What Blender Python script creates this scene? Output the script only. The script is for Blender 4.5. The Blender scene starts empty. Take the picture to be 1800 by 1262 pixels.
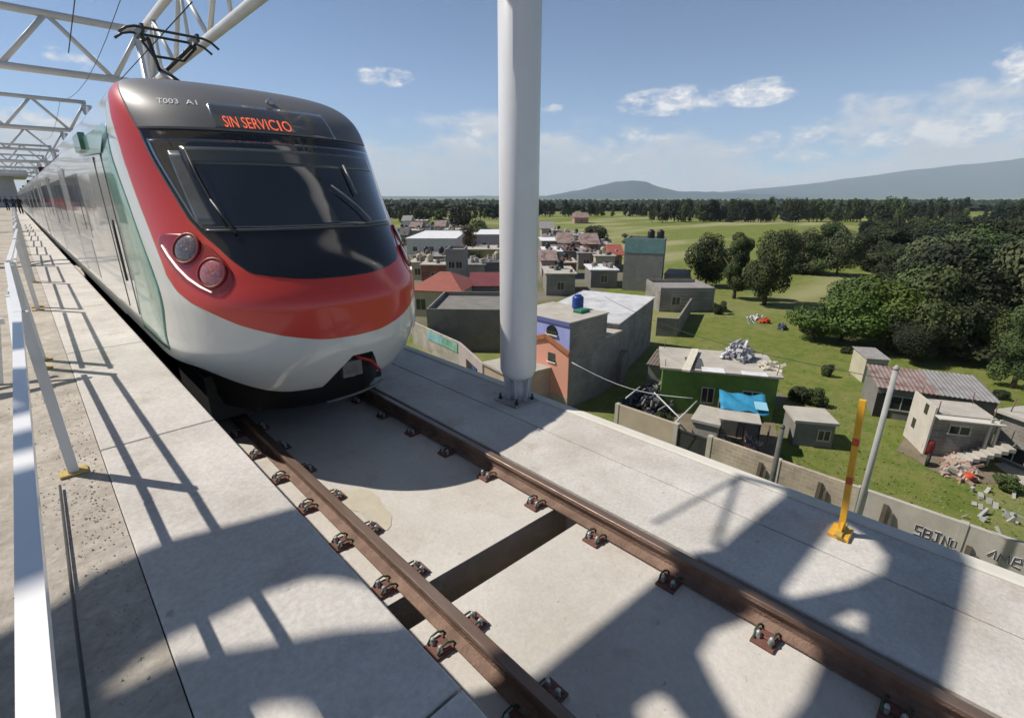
import bpy, math, random
from math import sin, cos, pi, radians
from mathutils import Vector, Matrix, geometry

# ------------------------------------------------------------ camera frame
F = 850.0                      # focal length in pixels of an 1800 x 1262 picture
H = 14.0                       # camera height above the ground
TH = math.atan((631 - 348) / F)
YA = math.atan((900 - 20) / (F / cos(TH)))
CF = Vector((sin(YA) * cos(TH), cos(YA) * cos(TH), -sin(TH)))
CR = Vector((cos(YA), -sin(YA), 0))
CU = CR.cross(CF)
SC = bpy.context.scene
COL = SC.collection
cam = bpy.data.cameras.new('camera')
camo = bpy.data.objects.new('camera', cam)
COL.objects.link(camo)
M3 = Matrix((CR, CU, -CF)).transposed()
camo.matrix_world = Matrix.Translation((0, 0, H)) @ M3.to_4x4()
cam.sensor_width = 36
cam.lens = F / 1800 * 36
cam.clip_start = 0.05
cam.clip_end = 60000
SC.camera = camo
SC.view_settings.view_transform = 'Standard'
SC.view_settings.look = 'None'
SC.view_settings.exposure = 0.12
SC.view_settings.gamma = 1
SC.cycles.max_bounces = 6
SC.cycles.transparent_max_bounces = 6
SC.cycles.volume_bounces = 1

# ------------------------------------------------------------ sun and sky
SUN_EL, SUN_AZ = radians(49.4), radians(-33.3)      # azimuth from +Y towards +X
sdir = Vector((sin(SUN_AZ) * cos(SUN_EL), cos(SUN_AZ) * cos(SUN_EL), sin(SUN_EL)))
sl = bpy.data.lights.new('sun', 'SUN')
sl.energy = 5.0
sl.angle = radians(0.53)
sl.color = (1.0, 0.93, 0.83)
so = bpy.data.objects.new('sun', sl)
so.rotation_euler = sdir.to_track_quat('Z', 'Y').to_euler()
COL.objects.link(so)


def ray(x, y):
    return CF * F + CR * (x - 900) - CU * (y - 631)


def wpt(x, y, h=0.0):
    """where the sight line of picture point x, y meets height h"""
    d = ray(x, y)
    t = (h - H) / d.z
    return Vector((d.x * t, d.y * t, h))


world = bpy.data.worlds.new('World')
SC.world = world
world.use_nodes = True
wn, wl = world.node_tree.nodes, world.node_tree.links
wn.clear()


def nd(tree, t, **k):
    n = tree.nodes.new(t)
    for a, b in k.items():
        setattr(n, a, b)
    return n


def mth(tree, op, a, b=None, c=None, clamp=False):
    n = tree.nodes.new('ShaderNodeMath')
    n.operation = op
    n.use_clamp = clamp
    for i, v in enumerate((a, b, c)):
        if v is None:
            continue
        if isinstance(v, (int, float)):
            n.inputs[i].default_value = v
        else:
            tree.links.new(v, n.inputs[i])
    return n.outputs[0]


def build_sky():
    T = world.node_tree
    sky = nd(T, 'ShaderNodeTexSky', sky_type='NISHITA', sun_disc=False)
    sky.sun_elevation = SUN_EL
    sky.sun_rotation = SUN_AZ
    sky.altitude = 2500
    sky.air_density = 1.0
    sky.dust_density = 0.8
    sky.ozone_density = 1.0
    tc = nd(T, 'ShaderNodeTexCoord')
    sp = nd(T, 'ShaderNodeSeparateXYZ')
    wl.new(tc.outputs['Generated'], sp.inputs[0])
    az = mth(T, 'ARCTAN2', sp.outputs[0], sp.outputs[1])
    el = mth(T, 'ARCSINE', sp.outputs[2])
    mp = nd(T, 'ShaderNodeMapping')
    mp.inputs['Scale'].default_value = (1, 1, 2.2)
    wl.new(tc.outputs['Generated'], mp.inputs[0])

    def noise(scale, detail, rough):
        n = nd(T, 'ShaderNodeTexNoise')
        n.inputs['Scale'].default_value = scale
        n.inputs['Detail'].default_value = detail
        n.inputs['Roughness'].default_value = rough
        wl.new(mp.outputs[0], n.inputs['Vector'])
        return n.outputs['Fac']
    n1 = noise(19, 9, 0.66)
    n2 = noise(5, 5, 0.55)
    # separate cumulus clouds: picture point, half sizes in pixels, density
    cl = [(1175, 180, 96, 24, .85), (1335, 162, 66, 26, .8), (676, 135, 50, 19, .6), (1785, 118, 46, 38, 1.0),
          (1200, 172, 45, 22, .7), (1430, 226, 40, 20, .7), (1345, 245, 30, 14, .6), (1560, 245, 75, 22, .8),
          (1700, 230, 130, 30, 1.1), (1120, 240, 70, 18, .45), (970, 195, 30, 12, .5), (1810, 222, 60, 24, 1.1),
          (1390, 265, 160, 26, .55), (1050, 275, 70, 22, .5), (840, 240, 60, 30, .35), (130, 100, 50, 22, .5), (60, 215, 90, 26, .5)]
    tot = None
    for (x, y, sx, sy, w) in cl:
        d = ray(x, y).normalized()
        d2 = ray(x + sx, y).normalized()
        d3 = ray(x, y - sy).normalized()
        a0, e0 = math.atan2(d.x, d.y), math.asin(d.z)
        sa = abs(math.atan2(d2.x, d2.y) - a0)
        se = abs(math.asin(d3.z) - e0)
        u = mth(T, 'MULTIPLY', mth(T, 'SUBTRACT', az, a0), 1 / sa)
        v = mth(T, 'MULTIPLY', mth(T, 'SUBTRACT', el, e0), 1 / se)
        r2 = mth(T, 'ADD', mth(T, 'MULTIPLY', u, u), mth(T, 'MULTIPLY', v, v))
        g = mth(T, 'MULTIPLY', mth(T, 'SUBTRACT', 1.35, r2, clamp=False), w)
        g = mth(T, 'MAXIMUM', g, 0.0)
        tot = g if tot is None else mth(T, 'MAXIMUM', tot, g)
    nn = mth(T, 'ADD', mth(T, 'MULTIPLY', mth(T, 'SUBTRACT', n1, 0.5), 8.5), 0.0)
    cum = mth(T, 'MULTIPLY', mth(T, 'ADD', tot, nn), mth(T, 'MINIMUM', mth(T, 'MULTIPLY', tot, 3.0), 1.0))
    cum = mth(T, 'MULTIPLY', cum, 0.62, clamp=True)
    # soft bank of cloud low over the horizon
    top = mth(T, 'ADD', 0.125, mth(T, 'MULTIPLY', mth(T, 'SUBTRACT', n2, 0.5), 0.30))
    low = mth(T, 'MULTIPLY', mth(T, 'SUBTRACT', top, el), 18.0)
    bank = mth(T, 'ADD', low, mth(T, 'MULTIPLY', mth(T, 'SUBTRACT', n1, 0.5), 3.6))
    bank = mth(T, 'MULTIPLY', mth(T, 'MULTIPLY', bank, mth(T, 'MULTIPLY', low, 2.0, clamp=True)), 0.95, clamp=True)
    bank = mth(T, 'MULTIPLY', bank, 0.92)
    both = mth(T, 'MAXIMUM', cum, bank)
    ramp = nd(T, 'ShaderNodeMix', data_type='RGBA')
    ramp.inputs[6].default_value = (6.6, 6.7, 7.0, 1)
    ramp.inputs[7].default_value = (10.5, 10.1, 9.9, 1)
    edge = mth(T, 'MULTIPLY', mth(T, 'SUBTRACT', 1.0, mth(T, 'MULTIPLY', low, .55)), mth(T, 'MULTIPLY', n1, 1.3), clamp=True)
    wl.new(mth(T, 'MAXIMUM', mth(T, 'MULTIPLY', cum, mth(T, 'MULTIPLY', n1, 1.7), clamp=True), mth(T, 'MULTIPLY', edge, 0.6)), ramp.inputs[0])
    mix = nd(T, 'ShaderNodeMix', data_type='RGBA')
    wl.new(both, mix.inputs[0])
    # the sky is brighter and paler low down, deeper overhead
    lift = nd(T, 'ShaderNodeMapRange')
    lift.inputs[1].default_value, lift.inputs[2].default_value = .02, .72
    lift.inputs[3].default_value, lift.inputs[4].default_value = 1.16, .46
    wl.new(el, lift.inputs[0])
    sc_ = nd(T, 'ShaderNodeVectorMath', operation='SCALE')
    wl.new(sky.outputs[0], sc_.inputs[0])
    wl.new(lift.outputs[0], sc_.inputs['Scale'])
    tn = nd(T, 'ShaderNodeVectorMath', operation='MULTIPLY')
    tn.inputs[1].default_value = (.86, .99, 1.13)
    wl.new(sc_.outputs[0], tn.inputs[0])
    wl.new(tn.outputs[0], mix.inputs[6])
    wl.new(ramp.outputs[2], mix.inputs[7])
    bg = nd(T, 'ShaderNodeBackground')
    bg.inputs[1].default_value = 0.10
    wl.new(mix.outputs[2], bg.inputs[0])
    out = nd(T, 'ShaderNodeOutputWorld')
    wl.new(bg.outputs[0], out.inputs[0])


build_sky()

# ------------------------------------------------------------ materials
MATS = {}


def mat(name, col, rough=0.8, var=0.0, scale=3.0, bump=0.0, metal=0.0, col2=None, spec=None, coat=0.0, objvar=0.0,
        bscale=None, emit=0.0, detail=6.0, stretch=None, thr=None, alpha=None):
    """principled material whose colour varies with noise in object or world space"""
    if name in MATS:
        return MATS[name]
    m = bpy.data.materials.new(name)
    m.use_nodes = True
    T = m.node_tree
    b = T.nodes['Principled BSDF']
    b.inputs['Roughness'].default_value = rough
    b.inputs['Metallic'].default_value = metal
    if spec is not None:
        b.inputs['Specular IOR Level'].default_value = spec
    if coat:
        b.inputs['Coat Weight'].default_value = coat
        b.inputs['Coat Roughness'].default_value = 0.06
    c4 = (*col, 1)
    if emit:
        b.inputs['Emission Color'].default_value = c4
        b.inputs['Emission Strength'].default_value = emit
    if col2 is None:
        col2 = tuple(c * (1 - var) for c in col)
        col1 = tuple(min(1, c * (1 + var)) for c in col)
    else:
        col1 = col
    if var or col2 != col1:
        tc = nd(T, 'ShaderNodeNewGeometry')
        vec = tc.outputs['Position']
        if stretch:
            mp = nd(T, 'ShaderNodeMapping')
            mp.inputs['Scale'].default_value = stretch
            T.links.new(vec, mp.inputs[0])
            vec = mp.outputs[0]
        n = nd(T, 'ShaderNodeTexNoise')
        n.inputs['Scale'].default_value = scale
        n.inputs['Detail'].default_value = detail
        n.inputs['Roughness'].default_value = 0.6
        T.links.new(vec, n.inputs['Vector'])
        r = nd(T, 'ShaderNodeMapRange')
        lo, hi = thr if thr else (0.3, 0.7)
        r.inputs[1].default_value = lo
        r.inputs[2].default_value = hi
        T.links.new(n.outputs['Fac'], r.inputs[0])
        mx = nd(T, 'ShaderNodeMix', data_type='RGBA')
        mx.inputs[6].default_value = (*col1, 1)
        mx.inputs[7].default_value = (*col2, 1)
        T.links.new(r.outputs[0], mx.inputs[0])
        res = mx.outputs[2]
        if objvar:
            oi = nd(T, 'ShaderNodeObjectInfo')
            hs = nd(T, 'ShaderNodeHueSaturation')
            T.links.new(mth(T, 'ADD', 1 - objvar, mth(T, 'MULTIPLY', oi.outputs['Random'], 2 * objvar)), hs.inputs['Value'])
            T.links.new(mth(T, 'ADD', 0.48, mth(T, 'MULTIPLY', oi.outputs['Random'], 0.035)), hs.inputs['Hue'])
            T.links.new(res, hs.inputs['Color'])
            res = hs.outputs[0]
        T.links.new(res, b.inputs['Base Color'])
        if bump:
            n2 = nd(T, 'ShaderNodeTexNoise')
            n2.inputs['Scale'].default_value = bscale or scale * 6
            n2.inputs['Detail'].default_value = 8
            T.links.new(vec, n2.inputs['Vector'])
            bp = nd(T, 'ShaderNodeBump')
            bp.inputs['Strength'].default_value = bump
            bp.inputs['Distance'].default_value = 0.02
            T.links.new(n2.outputs['Fac'], bp.inputs['Height'])
            T.links.new(bp.outputs[0], b.inputs['Normal'])
    else:
        b.inputs['Base Color'].default_value = c4
    MATS[name] = m
    return m


def concrete(name, a, b_, stain=(0.3, 0.27, 0.22), fine=38, speck=0.5, bump=0.35, sthr=(0.60, 0.74), big=0.9):
    """cast concrete: cloudy tone, fine grain, stains, hairline cracks"""
    m = bpy.data.materials.new(name)
    m.use_nodes = True
    T = m.node_tree
    bs = T.nodes['Principled BSDF']
    bs.inputs['Roughness'].default_value = 0.9
    bs.inputs['Specular IOR Level'].default_value = 0.25
    pos = nd(T, 'ShaderNodeNewGeometry').outputs['Position']

    def noise(s, d=6, r=.6, vec=pos):
        n = nd(T, 'ShaderNodeTexNoise')
        n.inputs['Scale'].default_value = s
        n.inputs['Detail'].default_value = d
        n.inputs['Roughness'].default_value = r
        T.links.new(vec, n.inputs['Vector'])
        return n.outputs['Fac']

    def mr(v, lo, hi, o0=0.0, o1=1.0):
        r = nd(T, 'ShaderNodeMapRange')
        for i, q in enumerate((lo, hi, o0, o1)):
            r.inputs[1 + i].default_value = q
        T.links.new(v, r.inputs[0])
        return r.outputs[0]

    def mixc(f, c1, c2, blend='MIX'):
        x = nd(T, 'ShaderNodeMix', data_type='RGBA', blend_type=blend)
        if isinstance(f, float):
            x.inputs[0].default_value = f
        else:
            T.links.new(f, x.inputs[0])
        for i, c in ((6, c1), (7, c2)):
            if isinstance(c, tuple):
                x.inputs[i].default_value = (*c, 1)
            else:
                T.links.new(c, x.inputs[i])
        return x.outputs[2]
    c = mixc(mr(noise(big, 8, .65), .32, .68), a, b_)
    g = mr(noise(fine, 4, .7), .25, .75, 1 - .16 * speck, 1 + .14 * speck)
    cmb = nd(T, 'ShaderNodeCombineColor')
    for i in range(3):
        T.links.new(g, cmb.inputs[i])
    c = mixc(1.0, c, cmb.outputs[0], 'MULTIPLY')
    st = mth(T, 'MULTIPLY', mr(noise(2.3, 9, .7), *sthr), .55)
    c = mixc(st, c, stain)
    st2 = mth(T, 'MULTIPLY', mr(noise(.55, 10, .75), .52, .66), .28)
    c = mixc(st2, c, tuple(x * .95 for x in stain))
    # small dark pits
    pit = mr(noise(16, 3, .5), .70, .76, 0, .45)
    c = mixc(pit, c, tuple(x * .6 for x in stain))
    T.links.new(c, bs.inputs['Base Color'])
    bp = nd(T, 'ShaderNodeBump')
    bp.inputs['Strength'].default_value = bump
    bp.inputs['Distance'].default_value = 0.012
    T.links.new(noise(fine * .8, 8, .7), bp.inputs['Height'])
    T.links.new(bp.outputs[0], bs.inputs['Normal'])
    MATS[name] = m
    return m


CONC = concrete('concrete_slab', (.62, .59, .55), (.51, .48, .435), stain=(.36, .30, .23), speck=.7, sthr=(.57, .72))
CONC2 = concrete('concrete_walkway', (.63, .61, .58), (.47, .45, .415), stain=(.34, .27, .21), speck=1.1, sthr=(.55, .70), big=1.6)
CONCR = concrete('concrete_rough', (.50, .455, .395), (.36, .325, .28), stain=(.22, .19, .15), fine=22, speck=1.6, bump=.9, sthr=(.5, .7), big=2.2)
CONCP = concrete('concrete_platform', (.61, .58, .545), (.48, .455, .42), stain=(.32, .27, .22), speck=1.1, sthr=(.56, .72), big=1.4)
GREYCONC = concrete('concrete_block', (.32, .30, .29), (.24, .225, .22), speck=1.3, bump=.6)


def blocks(name, c1, c2, mortar, scale=1.0, var=.3):
    m = bpy.data.materials.new(name)
    m.use_nodes = True
    T = m.node_tree
    bs = T.nodes['Principled BSDF']
    bs.inputs['Roughness'].default_value = .92
    g = nd(T, 'ShaderNodeNewGeometry')
    sp = nd(T, 'ShaderNodeSeparateXYZ')
    T.links.new(g.outputs['Position'], sp.inputs[0])
    cb = nd(T, 'ShaderNodeCombineXYZ')
    T.links.new(mth(T, 'ADD', sp.outputs[0], sp.outputs[1]), cb.inputs[0])
    T.links.new(sp.outputs[2], cb.inputs[1])
    br = nd(T, 'ShaderNodeTexBrick')
    br.inputs['Scale'].default_value = 1
    br.inputs['Brick Width'].default_value = .42 * scale
    br.inputs['Row Height'].default_value = .21 * scale
    br.inputs['Mortar Size'].default_value = .014 * scale
    br.inputs['Color1'].default_value = (*c1, 1)
    br.inputs['Color2'].default_value = (*c2, 1)
    br.inputs['Mortar'].default_value = (*mortar, 1)
    T.links.new(cb.outputs[0], br.inputs['Vector'])
    n = nd(T, 'ShaderNodeTexNoise')
    n.inputs['Scale'].default_value = .8
    n.inputs['Detail'].default_value = 8
    T.links.new(g.outputs['Position'], n.inputs['Vector'])
    r = nd(T, 'ShaderNodeMapRange')
    r.inputs[1].default_value, r.inputs[2].default_value = .3, .7
    r.inputs[3].default_value, r.inputs[4].default_value = 1 - var, 1 + var * .6
    T.links.new(n.outputs['Fac'], r.inputs[0])
    cc = nd(T, 'ShaderNodeCombineColor')
    for i in range(3):
        T.links.new(r.outputs[0], cc.inputs[i])
    mx = nd(T, 'ShaderNodeMix', data_type='RGBA', blend_type='MULTIPLY')
    mx.inputs[0].default_value = 1
    T.links.new(br.outputs['Color'], mx.inputs[6])
    T.links.new(cc.outputs[0], mx.inputs[7])
    T.links.new(mx.outputs[2], bs.inputs['Base Color'])
    MATS[name] = m
    return m


BLK = blocks('grey_block', (.27, .25, .225), (.22, .205, .185), (.33, .31, .28))
BLKT = blocks('tan_block', (.46, .385, .30), (.37, .31, .25), (.5, .44, .36))
BLKL = blocks('pale_block', (.40, .37, .33), (.33, .305, .27), (.45, .42, .38))


def sheet_mat(name, c1, c2, pitch=.18, metal=0.0, dirt=(.2, .13, .09), dthr=(.55, .75)):
    """corrugated sheet: bump ribs, rust patches"""
    m = mat(name, c1, .55, .1, 1.5, 0, metal, col2=c2, thr=(.35, .65))
    T = m.node_tree
    bs = T.nodes['Principled BSDF']
    src = bs.inputs['Base Color'].links[0].from_socket
    g = nd(T, 'ShaderNodeNewGeometry')
    n = nd(T, 'ShaderNodeTexNoise')
    n.inputs['Scale'].default_value = .9
    n.inputs['Detail'].default_value = 9
    T.links.new(g.outputs['Position'], n.inputs['Vector'])
    r = nd(T, 'ShaderNodeMapRange')
    r.inputs[1].default_value, r.inputs[2].default_value = dthr
    r.inputs[4].default_value = .8
    T.links.new(n.outputs['Fac'], r.inputs[0])
    mx = nd(T, 'ShaderNodeMix', data_type='RGBA')
    T.links.new(r.outputs[0], mx.inputs[0])
    T.links.new(src, mx.inputs[6])
    mx.inputs[7].default_value = (*dirt, 1)
    T.links.new(mx.outputs[2], bs.inputs['Base Color'])
    return m


ROOFW = sheet_mat('white_sheet', (.80, .80, .81), (.68, .68, .69), dirt=(.5, .48, .46), dthr=(.5, .8))
ROOFG = sheet_mat('grey_sheet', (.30, .295, .29), (.23, .22, .215), dirt=(.17, .14, .12))
ROOFP = sheet_mat('rusty_sheet', (.33, .25, .23), (.26, .2, .185), dirt=(.15, .07, .05), dthr=(.45, .65))
ROOFR = sheet_mat('red_tiles', (.36, .10, .07), (.29, .09, .065), dirt=(.22, .09, .06))
ROOFD = sheet_mat('dark_sheet', (.11, .105, .10), (.075, .07, .07), dirt=(.16, .13, .1))
WHITEP = mat('white_paint', (.80, .80, .80), .35, .05, 2, .05, coat=.3)
GALV = mat('pale_steel', (.62, .625, .63), .42, .07, 1.2, .05)
COLM = mat('column_paint', (.72, .73, .76), .35, .05, .7, .0, coat=.15)
STEELD = mat('dark_steel', (.035, .036, .04), .45, .2, 8, .1)
RUST = mat('rail_rust', (.28, .18, .135), .8, .1, 5, .5, col2=(.13, .08, .06), bscale=60)
RUSTTOP = mat('rail_head', (.26, .20, .165), .42, .1, 14, .1, metal=.5, col2=(.20, .13, .10), stretch=(1, .12, 1))
PLATE = mat('rail_plate', (.16, .07, .055), .7, .2, 20, .2)
BOLT = mat('galvanised_bolt', (.46, .47, .47), .5, .2, 20, metal=.5)
CLIP = mat('green_clip', (.035, .09, .055), .5, .2, 20)
TW = mat('train_white', (.66, .675, .64), .16, .015, .8, coat=.7)
TR = mat('train_red', (.58, .046, .033), .30, .03, .8, coat=.45)
TR2 = mat('train_dark_red', (.30, .016, .013), .25, .06, 3, coat=.7)
TMINT = mat('train_mint', (.24, .42, .35), .22, .3, 2.2, coat=.6, col2=(.10, .27, .21))
TGREEN = mat('train_green', (.02, .12, .075), .25, .1, 3, coat=.6)
TBLK = mat('gloss_black', (.010, .010, .013), .10, .2, 2, coat=.6)
TGREY = mat('train_charcoal', (.105, .108, .12), .46, .06, 2, coat=.12)
TGLASS = mat('windscreen_glass', (.016, .020, .025), .05, .35, 1.6, coat=1.0, spec=.8)
TWIN = mat('side_window', (.19, .195, .20), .12, .15, .7, coat=.8)
TSIDE = mat('train_side_silver', (.40, .40, .40), .3, .06, 1.0, coat=.5)
RUB = mat('black_rubber', (.015, .015, .016), .6, .2, 6)
LENS = mat('lens', (.30, .28, .30), .08, .2, 40, metal=.3, coat=1)
LENSR = mat('red_lens', (.55, .12, .12), .10, .2, 30, coat=1)
LED = mat('led_strip', (1.0, .80, .74), .3, emit=1.1)
LEDTXT = mat('led_text', (1.0, .16, .07), .5, emit=.55)
LETTER = mat('white_lettering', (.72, .74, .78), .5)
YEL = mat('yellow_paint', (.72, .38, .025), .4, .08, 5, coat=.2)
REDP = mat('red_paint', (.55, .09, .03), .45, .1, 5)
WOOD = mat('weathered_wood', (.10, .075, .06), .85, .3, 3, .3)
DARK = mat('dark_opening', (.018, .017, .017), .8, .2, 3)
PANE = mat('window_pane', (.03, .035, .04), .08, .2, 3, coat=.5)
FRAMEM = mat('window_frame', (.45, .44, .42), .6, .1, 3)
LEAF = mat('leaf_bright', (.10, .155, .018), .75, .1, .35, objvar=.15, col2=(.028, .055, .010), thr=(.38, .62))
LEAFM = mat('leaf_mid', (.085, .12, .03), .8, .1, .3, objvar=.25, col2=(.020, .036, .011), thr=(.38, .62))
LEAFD = mat('leaf_dark', (.045, .062, .02), .85, .1, .25, objvar=.3, col2=(.011, .021, .009), thr=(.38, .62))
LEAFC = mat('leaf_conifer', (.024, .042, .024), .85, .1, .12, objvar=.3, col2=(.010, .020, .013), thr=(.38, .62))
LEAFO = mat('leaf_olive', (.105, .125, .055), .85, .1, .3, objvar=.15, col2=(.045, .06, .025), thr=(.38, .62))
LEAFB = mat('leaf_brown', (.10, .065, .03), .85, .1, .3, objvar=.15, col2=(.045, .035, .018), thr=(.38, .62))
TRUNK = mat('bark', (.09, .065, .045), .9, .3, 4, .3)

# ------------------------------------------------------------ object helpers


def link(o, parent=None):
    COL.objects.link(o)
    if parent is not None:
        o.parent = parent
    return o


def tag(o, label=None, cat=None, group=None, kind=None):
    for k, v in (('label', label), ('category', cat), ('group', group), ('kind', kind)):
        if v:
            o[k] = v
    return o


def thing(name, label, cat, loc=(0, 0, 0), rz=0, group=None):
    o = bpy.data.objects.new(name, None)
    o.empty_display_size = .3
    o.location = loc
    o.rotation_euler = (0, 0, rz)
    link(o)
    return tag(o, label, cat, group)


class MB:
    """collects shapes into one mesh"""

    def __init__(s):
        s.v, s.f, s.sm = [], [], []

    def add(s, vs, fs, smooth=False):
        n = len(s.v)
        s.v += [tuple(p) for p in vs]
        s.f += [tuple(i + n for i in q) for q in fs]
        s.sm += [smooth] * len(fs)
        return s

    def hexa(s, p):
        """8 points: 4 bottom counter-clockwise, 4 top"""
        return s.add(p, [(3, 2, 1, 0), (4, 5, 6, 7), (0, 1, 5, 4), (1, 2, 6, 5), (2, 3, 7, 6), (3, 0, 4, 7)])

    def box(s, x0, x1, y0, y1, z0, z1):
        return s.hexa([(x0, y0, z0), (x1, y0, z0), (x1, y1, z0), (x0, y1, z0), (x0, y0, z1), (x1, y0, z1), (x1, y1, z1), (x0, y1, z1)])

    def bbox(s, x0, x1, y0, y1, z0, z1, b):
        """box with chamfered top edges"""
        return s.add([(x0, y0, z0), (x1, y0, z0), (x1, y1, z0), (x0, y1, z0),
                      (x0, y0, z1 - b), (x1, y0, z1 - b), (x1, y1, z1 - b), (x0, y1, z1 - b),
                      (x0 + b, y0 + b, z1), (x1 - b, y0 + b, z1), (x1 - b, y1 - b, z1), (x0 + b, y1 - b, z1)],
                     [(3, 2, 1, 0), (0, 1, 5, 4), (1, 2, 6, 5), (2, 3, 7, 6), (3, 0, 4, 7), (4, 5, 9, 8), (5, 6, 10, 9), (6, 7, 11, 10), (7, 4, 8, 11), (8, 9, 10, 11)])

    def prism(s, poly, z0, z1):
        n = len(poly)
        vs = [(x, y, z0) for x, y in poly] + [(x, y, z1) for x, y in poly]
        fs = [tuple(range(n - 1, -1, -1)), tuple(range(n, 2 * n))] + [(i, (i + 1) % n, (i + 1) % n + n, i + n) for i in range(n)]
        return s.add(vs, fs)

    def tube(s, pts, r, n=8, smooth=True, cap=True):
        pts = [Vector(p) for p in pts]
        rs = r if isinstance(r, (list, tuple)) else [r] * len(pts)
        rings = []
        for i, p in enumerate(pts):
            d = (pts[min(i + 1, len(pts) - 1)] - pts[max(i - 1, 0)]).normalized()
            a = d.orthogonal().normalized() if i == 0 else (a - d * a.dot(d)).normalized()
            b = d.cross(a)
            rings.append([p + (a * cos(2 * pi * k / n) + b * sin(2 * pi * k / n)) * rs[i] for k in range(n)])
        vs = [q for g in rings for q in g]
        fs = [(i * n + k, i * n + (k + 1) % n, (i + 1) * n + (k + 1) % n, (i + 1) * n + k) for i in range(len(pts) - 1) for k in range(n)]
        s.add(vs, fs, smooth)
        if cap:
            m = len(vs)
            b0 = len(s.v) - m
            s.f += [tuple(b0 + k for k in range(n - 1, -1, -1)), tuple(b0 + m - n + k for k in range(n))]
            s.sm += [False, False]
        return s

    def beam(s, a, b, w, h, up=(0, 0, 1)):
        a, b = Vector(a), Vector(b)
        d = (b - a).normalized()
        up = Vector(up)
        x = d.cross(up)
        if x.length < 1e-4:
            x = d.orthogonal()
        x.normalize()
        y = x.cross(d).normalized()
        x *= w / 2
        y *= h / 2
        return s.hexa([a - x - y, a + x - y, b + x - y, b - x - y, a - x + y, a + x + y, b + x + y, b - x + y])

    def build(s, name, m, parent=None, off=None):
        me = bpy.data.meshes.new(name)
        vs = s.v if off is None else [(x - off[0], y - off[1], z - off[2]) for x, y, z in s.v]
        me.from_pydata(vs, [], s.f)
        me.polygons.foreach_set('use_smooth', s.sm)
        me.materials.append(m)
        me.update()
        return link(bpy.data.objects.new(name, me), parent)


def fixn(o):
    import bmesh
    bm = bmesh.new()
    bm.from_mesh(o.data)
    bmesh.ops.recalc_face_normals(bm, faces=bm.faces)
    bm.to_mesh(o.data)
    bm.free()
    return o


def copy_tree(o, parent=None):
    c = o.copy()
    COL.objects.link(c)
    c.parent = parent
    for ch in list(o.children):
        copy_tree(ch, c)
    return c


rnd = random.Random(7)
Z = lambda z: z + H          # heights below are given relative to the camera

# ============================================================ TERRAIN
ZP, ZS, ZR, ZW = Z(-1.57), Z(-2.67), Z(-2.49), Z(-2.53)     # platform, slab, rail top, right walkway


def grass_mat():
    m = bpy.data.materials.new('grass_field')
    m.use_nodes = True
    T = m.node_tree
    bs = T.nodes['Principled BSDF']
    bs.inputs['Roughness'].default_value = .95
    bs.inputs['Specular IOR Level'].default_value = .1
    pos = nd(T, 'ShaderNodeNewGeometry').outputs['Position']

    def noise(s, d=8, r=.6, st=None):
        v = pos
        if st:
            mp = nd(T, 'ShaderNodeMapping')
            mp.inputs['Scale'].default_value = st
            T.links.new(pos, mp.inputs[0])
            v = mp.outputs[0]
        n = nd(T, 'ShaderNodeTexNoise')
        n.inputs['Scale'].default_value = s
        n.inputs['Detail'].default_value = d
        n.inputs['Roughness'].default_value = r
        T.links.new(v, n.inputs['Vector'])
        return n.outputs['Fac']

    def mr(v, lo, hi, o0=0., o1=1.):
        r = nd(T, 'ShaderNodeMapRange')
        for i, q in enumerate((lo, hi, o0, o1)):
            r.inputs[1 + i].default_value = q
        T.links.new(v, r.inputs[0])
        return r.outputs[0]

    def mixc(f, c1, c2):
        x = nd(T, 'ShaderNodeMix', data_type='RGBA')
        T.links.new(f, x.inputs[0])
        for i, c in ((6, c1), (7, c2)):
            if isinstance(c, tuple):
                x.inputs[i].default_value = (*c, 1)
            else:
                T.links.new(c, x.inputs[i])
        return x.outputs[2]
    c = mixc(mr(noise(.09), .35, .65), (.175, .195, .045), (.225, .225, .075))
    c = mixc(mr(noise(.7, 6, .7), .42, .62), c, (.11, .165, .028))
    c = mixc(mr(noise(1.9, 8, .8), .50, .66, 0, .7), c, (.235, .225, .10))
    c = mixc(mr(noise(.011, 4, .5, (1, 3.5, 1)), .5, .62), c, (.33, .315, .17))
    c = mixc(mr(noise(.25, 9, .75), .56, .72, 0, .85), c, (.27, .22, .14))
    c = mixc(mr(noise(5, 4, .8), .4, .7, 0, .4), c, (.11, .15, .035))
    T.links.new(c, bs.inputs['Base Color'])
    bp = nd(T, 'ShaderNodeBump')
    bp.inputs['Strength'].default_value = .8
    bp.inputs['Distance'].default_value = .12
    T.links.new(noise(3, 10, .8), bp.inputs['Height'])
    T.links.new(bp.outputs[0], bs.inputs['Normal'])
    return m


g = MB()
NG = 48


def gco(i):
    t = (i / NG) * 2 - 1
    return math.copysign(abs(t) ** 3 * 15000 + abs(t) * 300, t)


for j in range(NG + 1):
    for i in range(NG + 1):
        g.v.append((gco(i), gco(j), 0))
for j in range(NG):
    for i in range(NG):
        a = j * (NG + 1) + i
        g.f.append((a, a + 1, a + NG + 2, a + NG + 1))
        g.sm.append(True)
tag(g.build('ground', grass_mat()), kind='structure')

# dirt track beside the viaduct wall and bare patches
DIRT = mat('dirt', (.22, .18, .13), .95, .1, .9, .5, col2=(.15, .125, .085), bscale=6)


def patch_ground(name, pts, h, m):
    b = MB()
    vs = [(p.x, p.y, h) for p in (wpt(x, y) for x, y in pts)]
    b.add(vs, [tuple(range(len(vs)))])
    o = b.build(name, m)
    n = o.data.polygons[0].normal
    if n.z < 0:
        fixn(o)
        if o.data.polygons[0].normal.z < 0:
            o.data.flip_normals()
    return tag(o, kind='structure')


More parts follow.
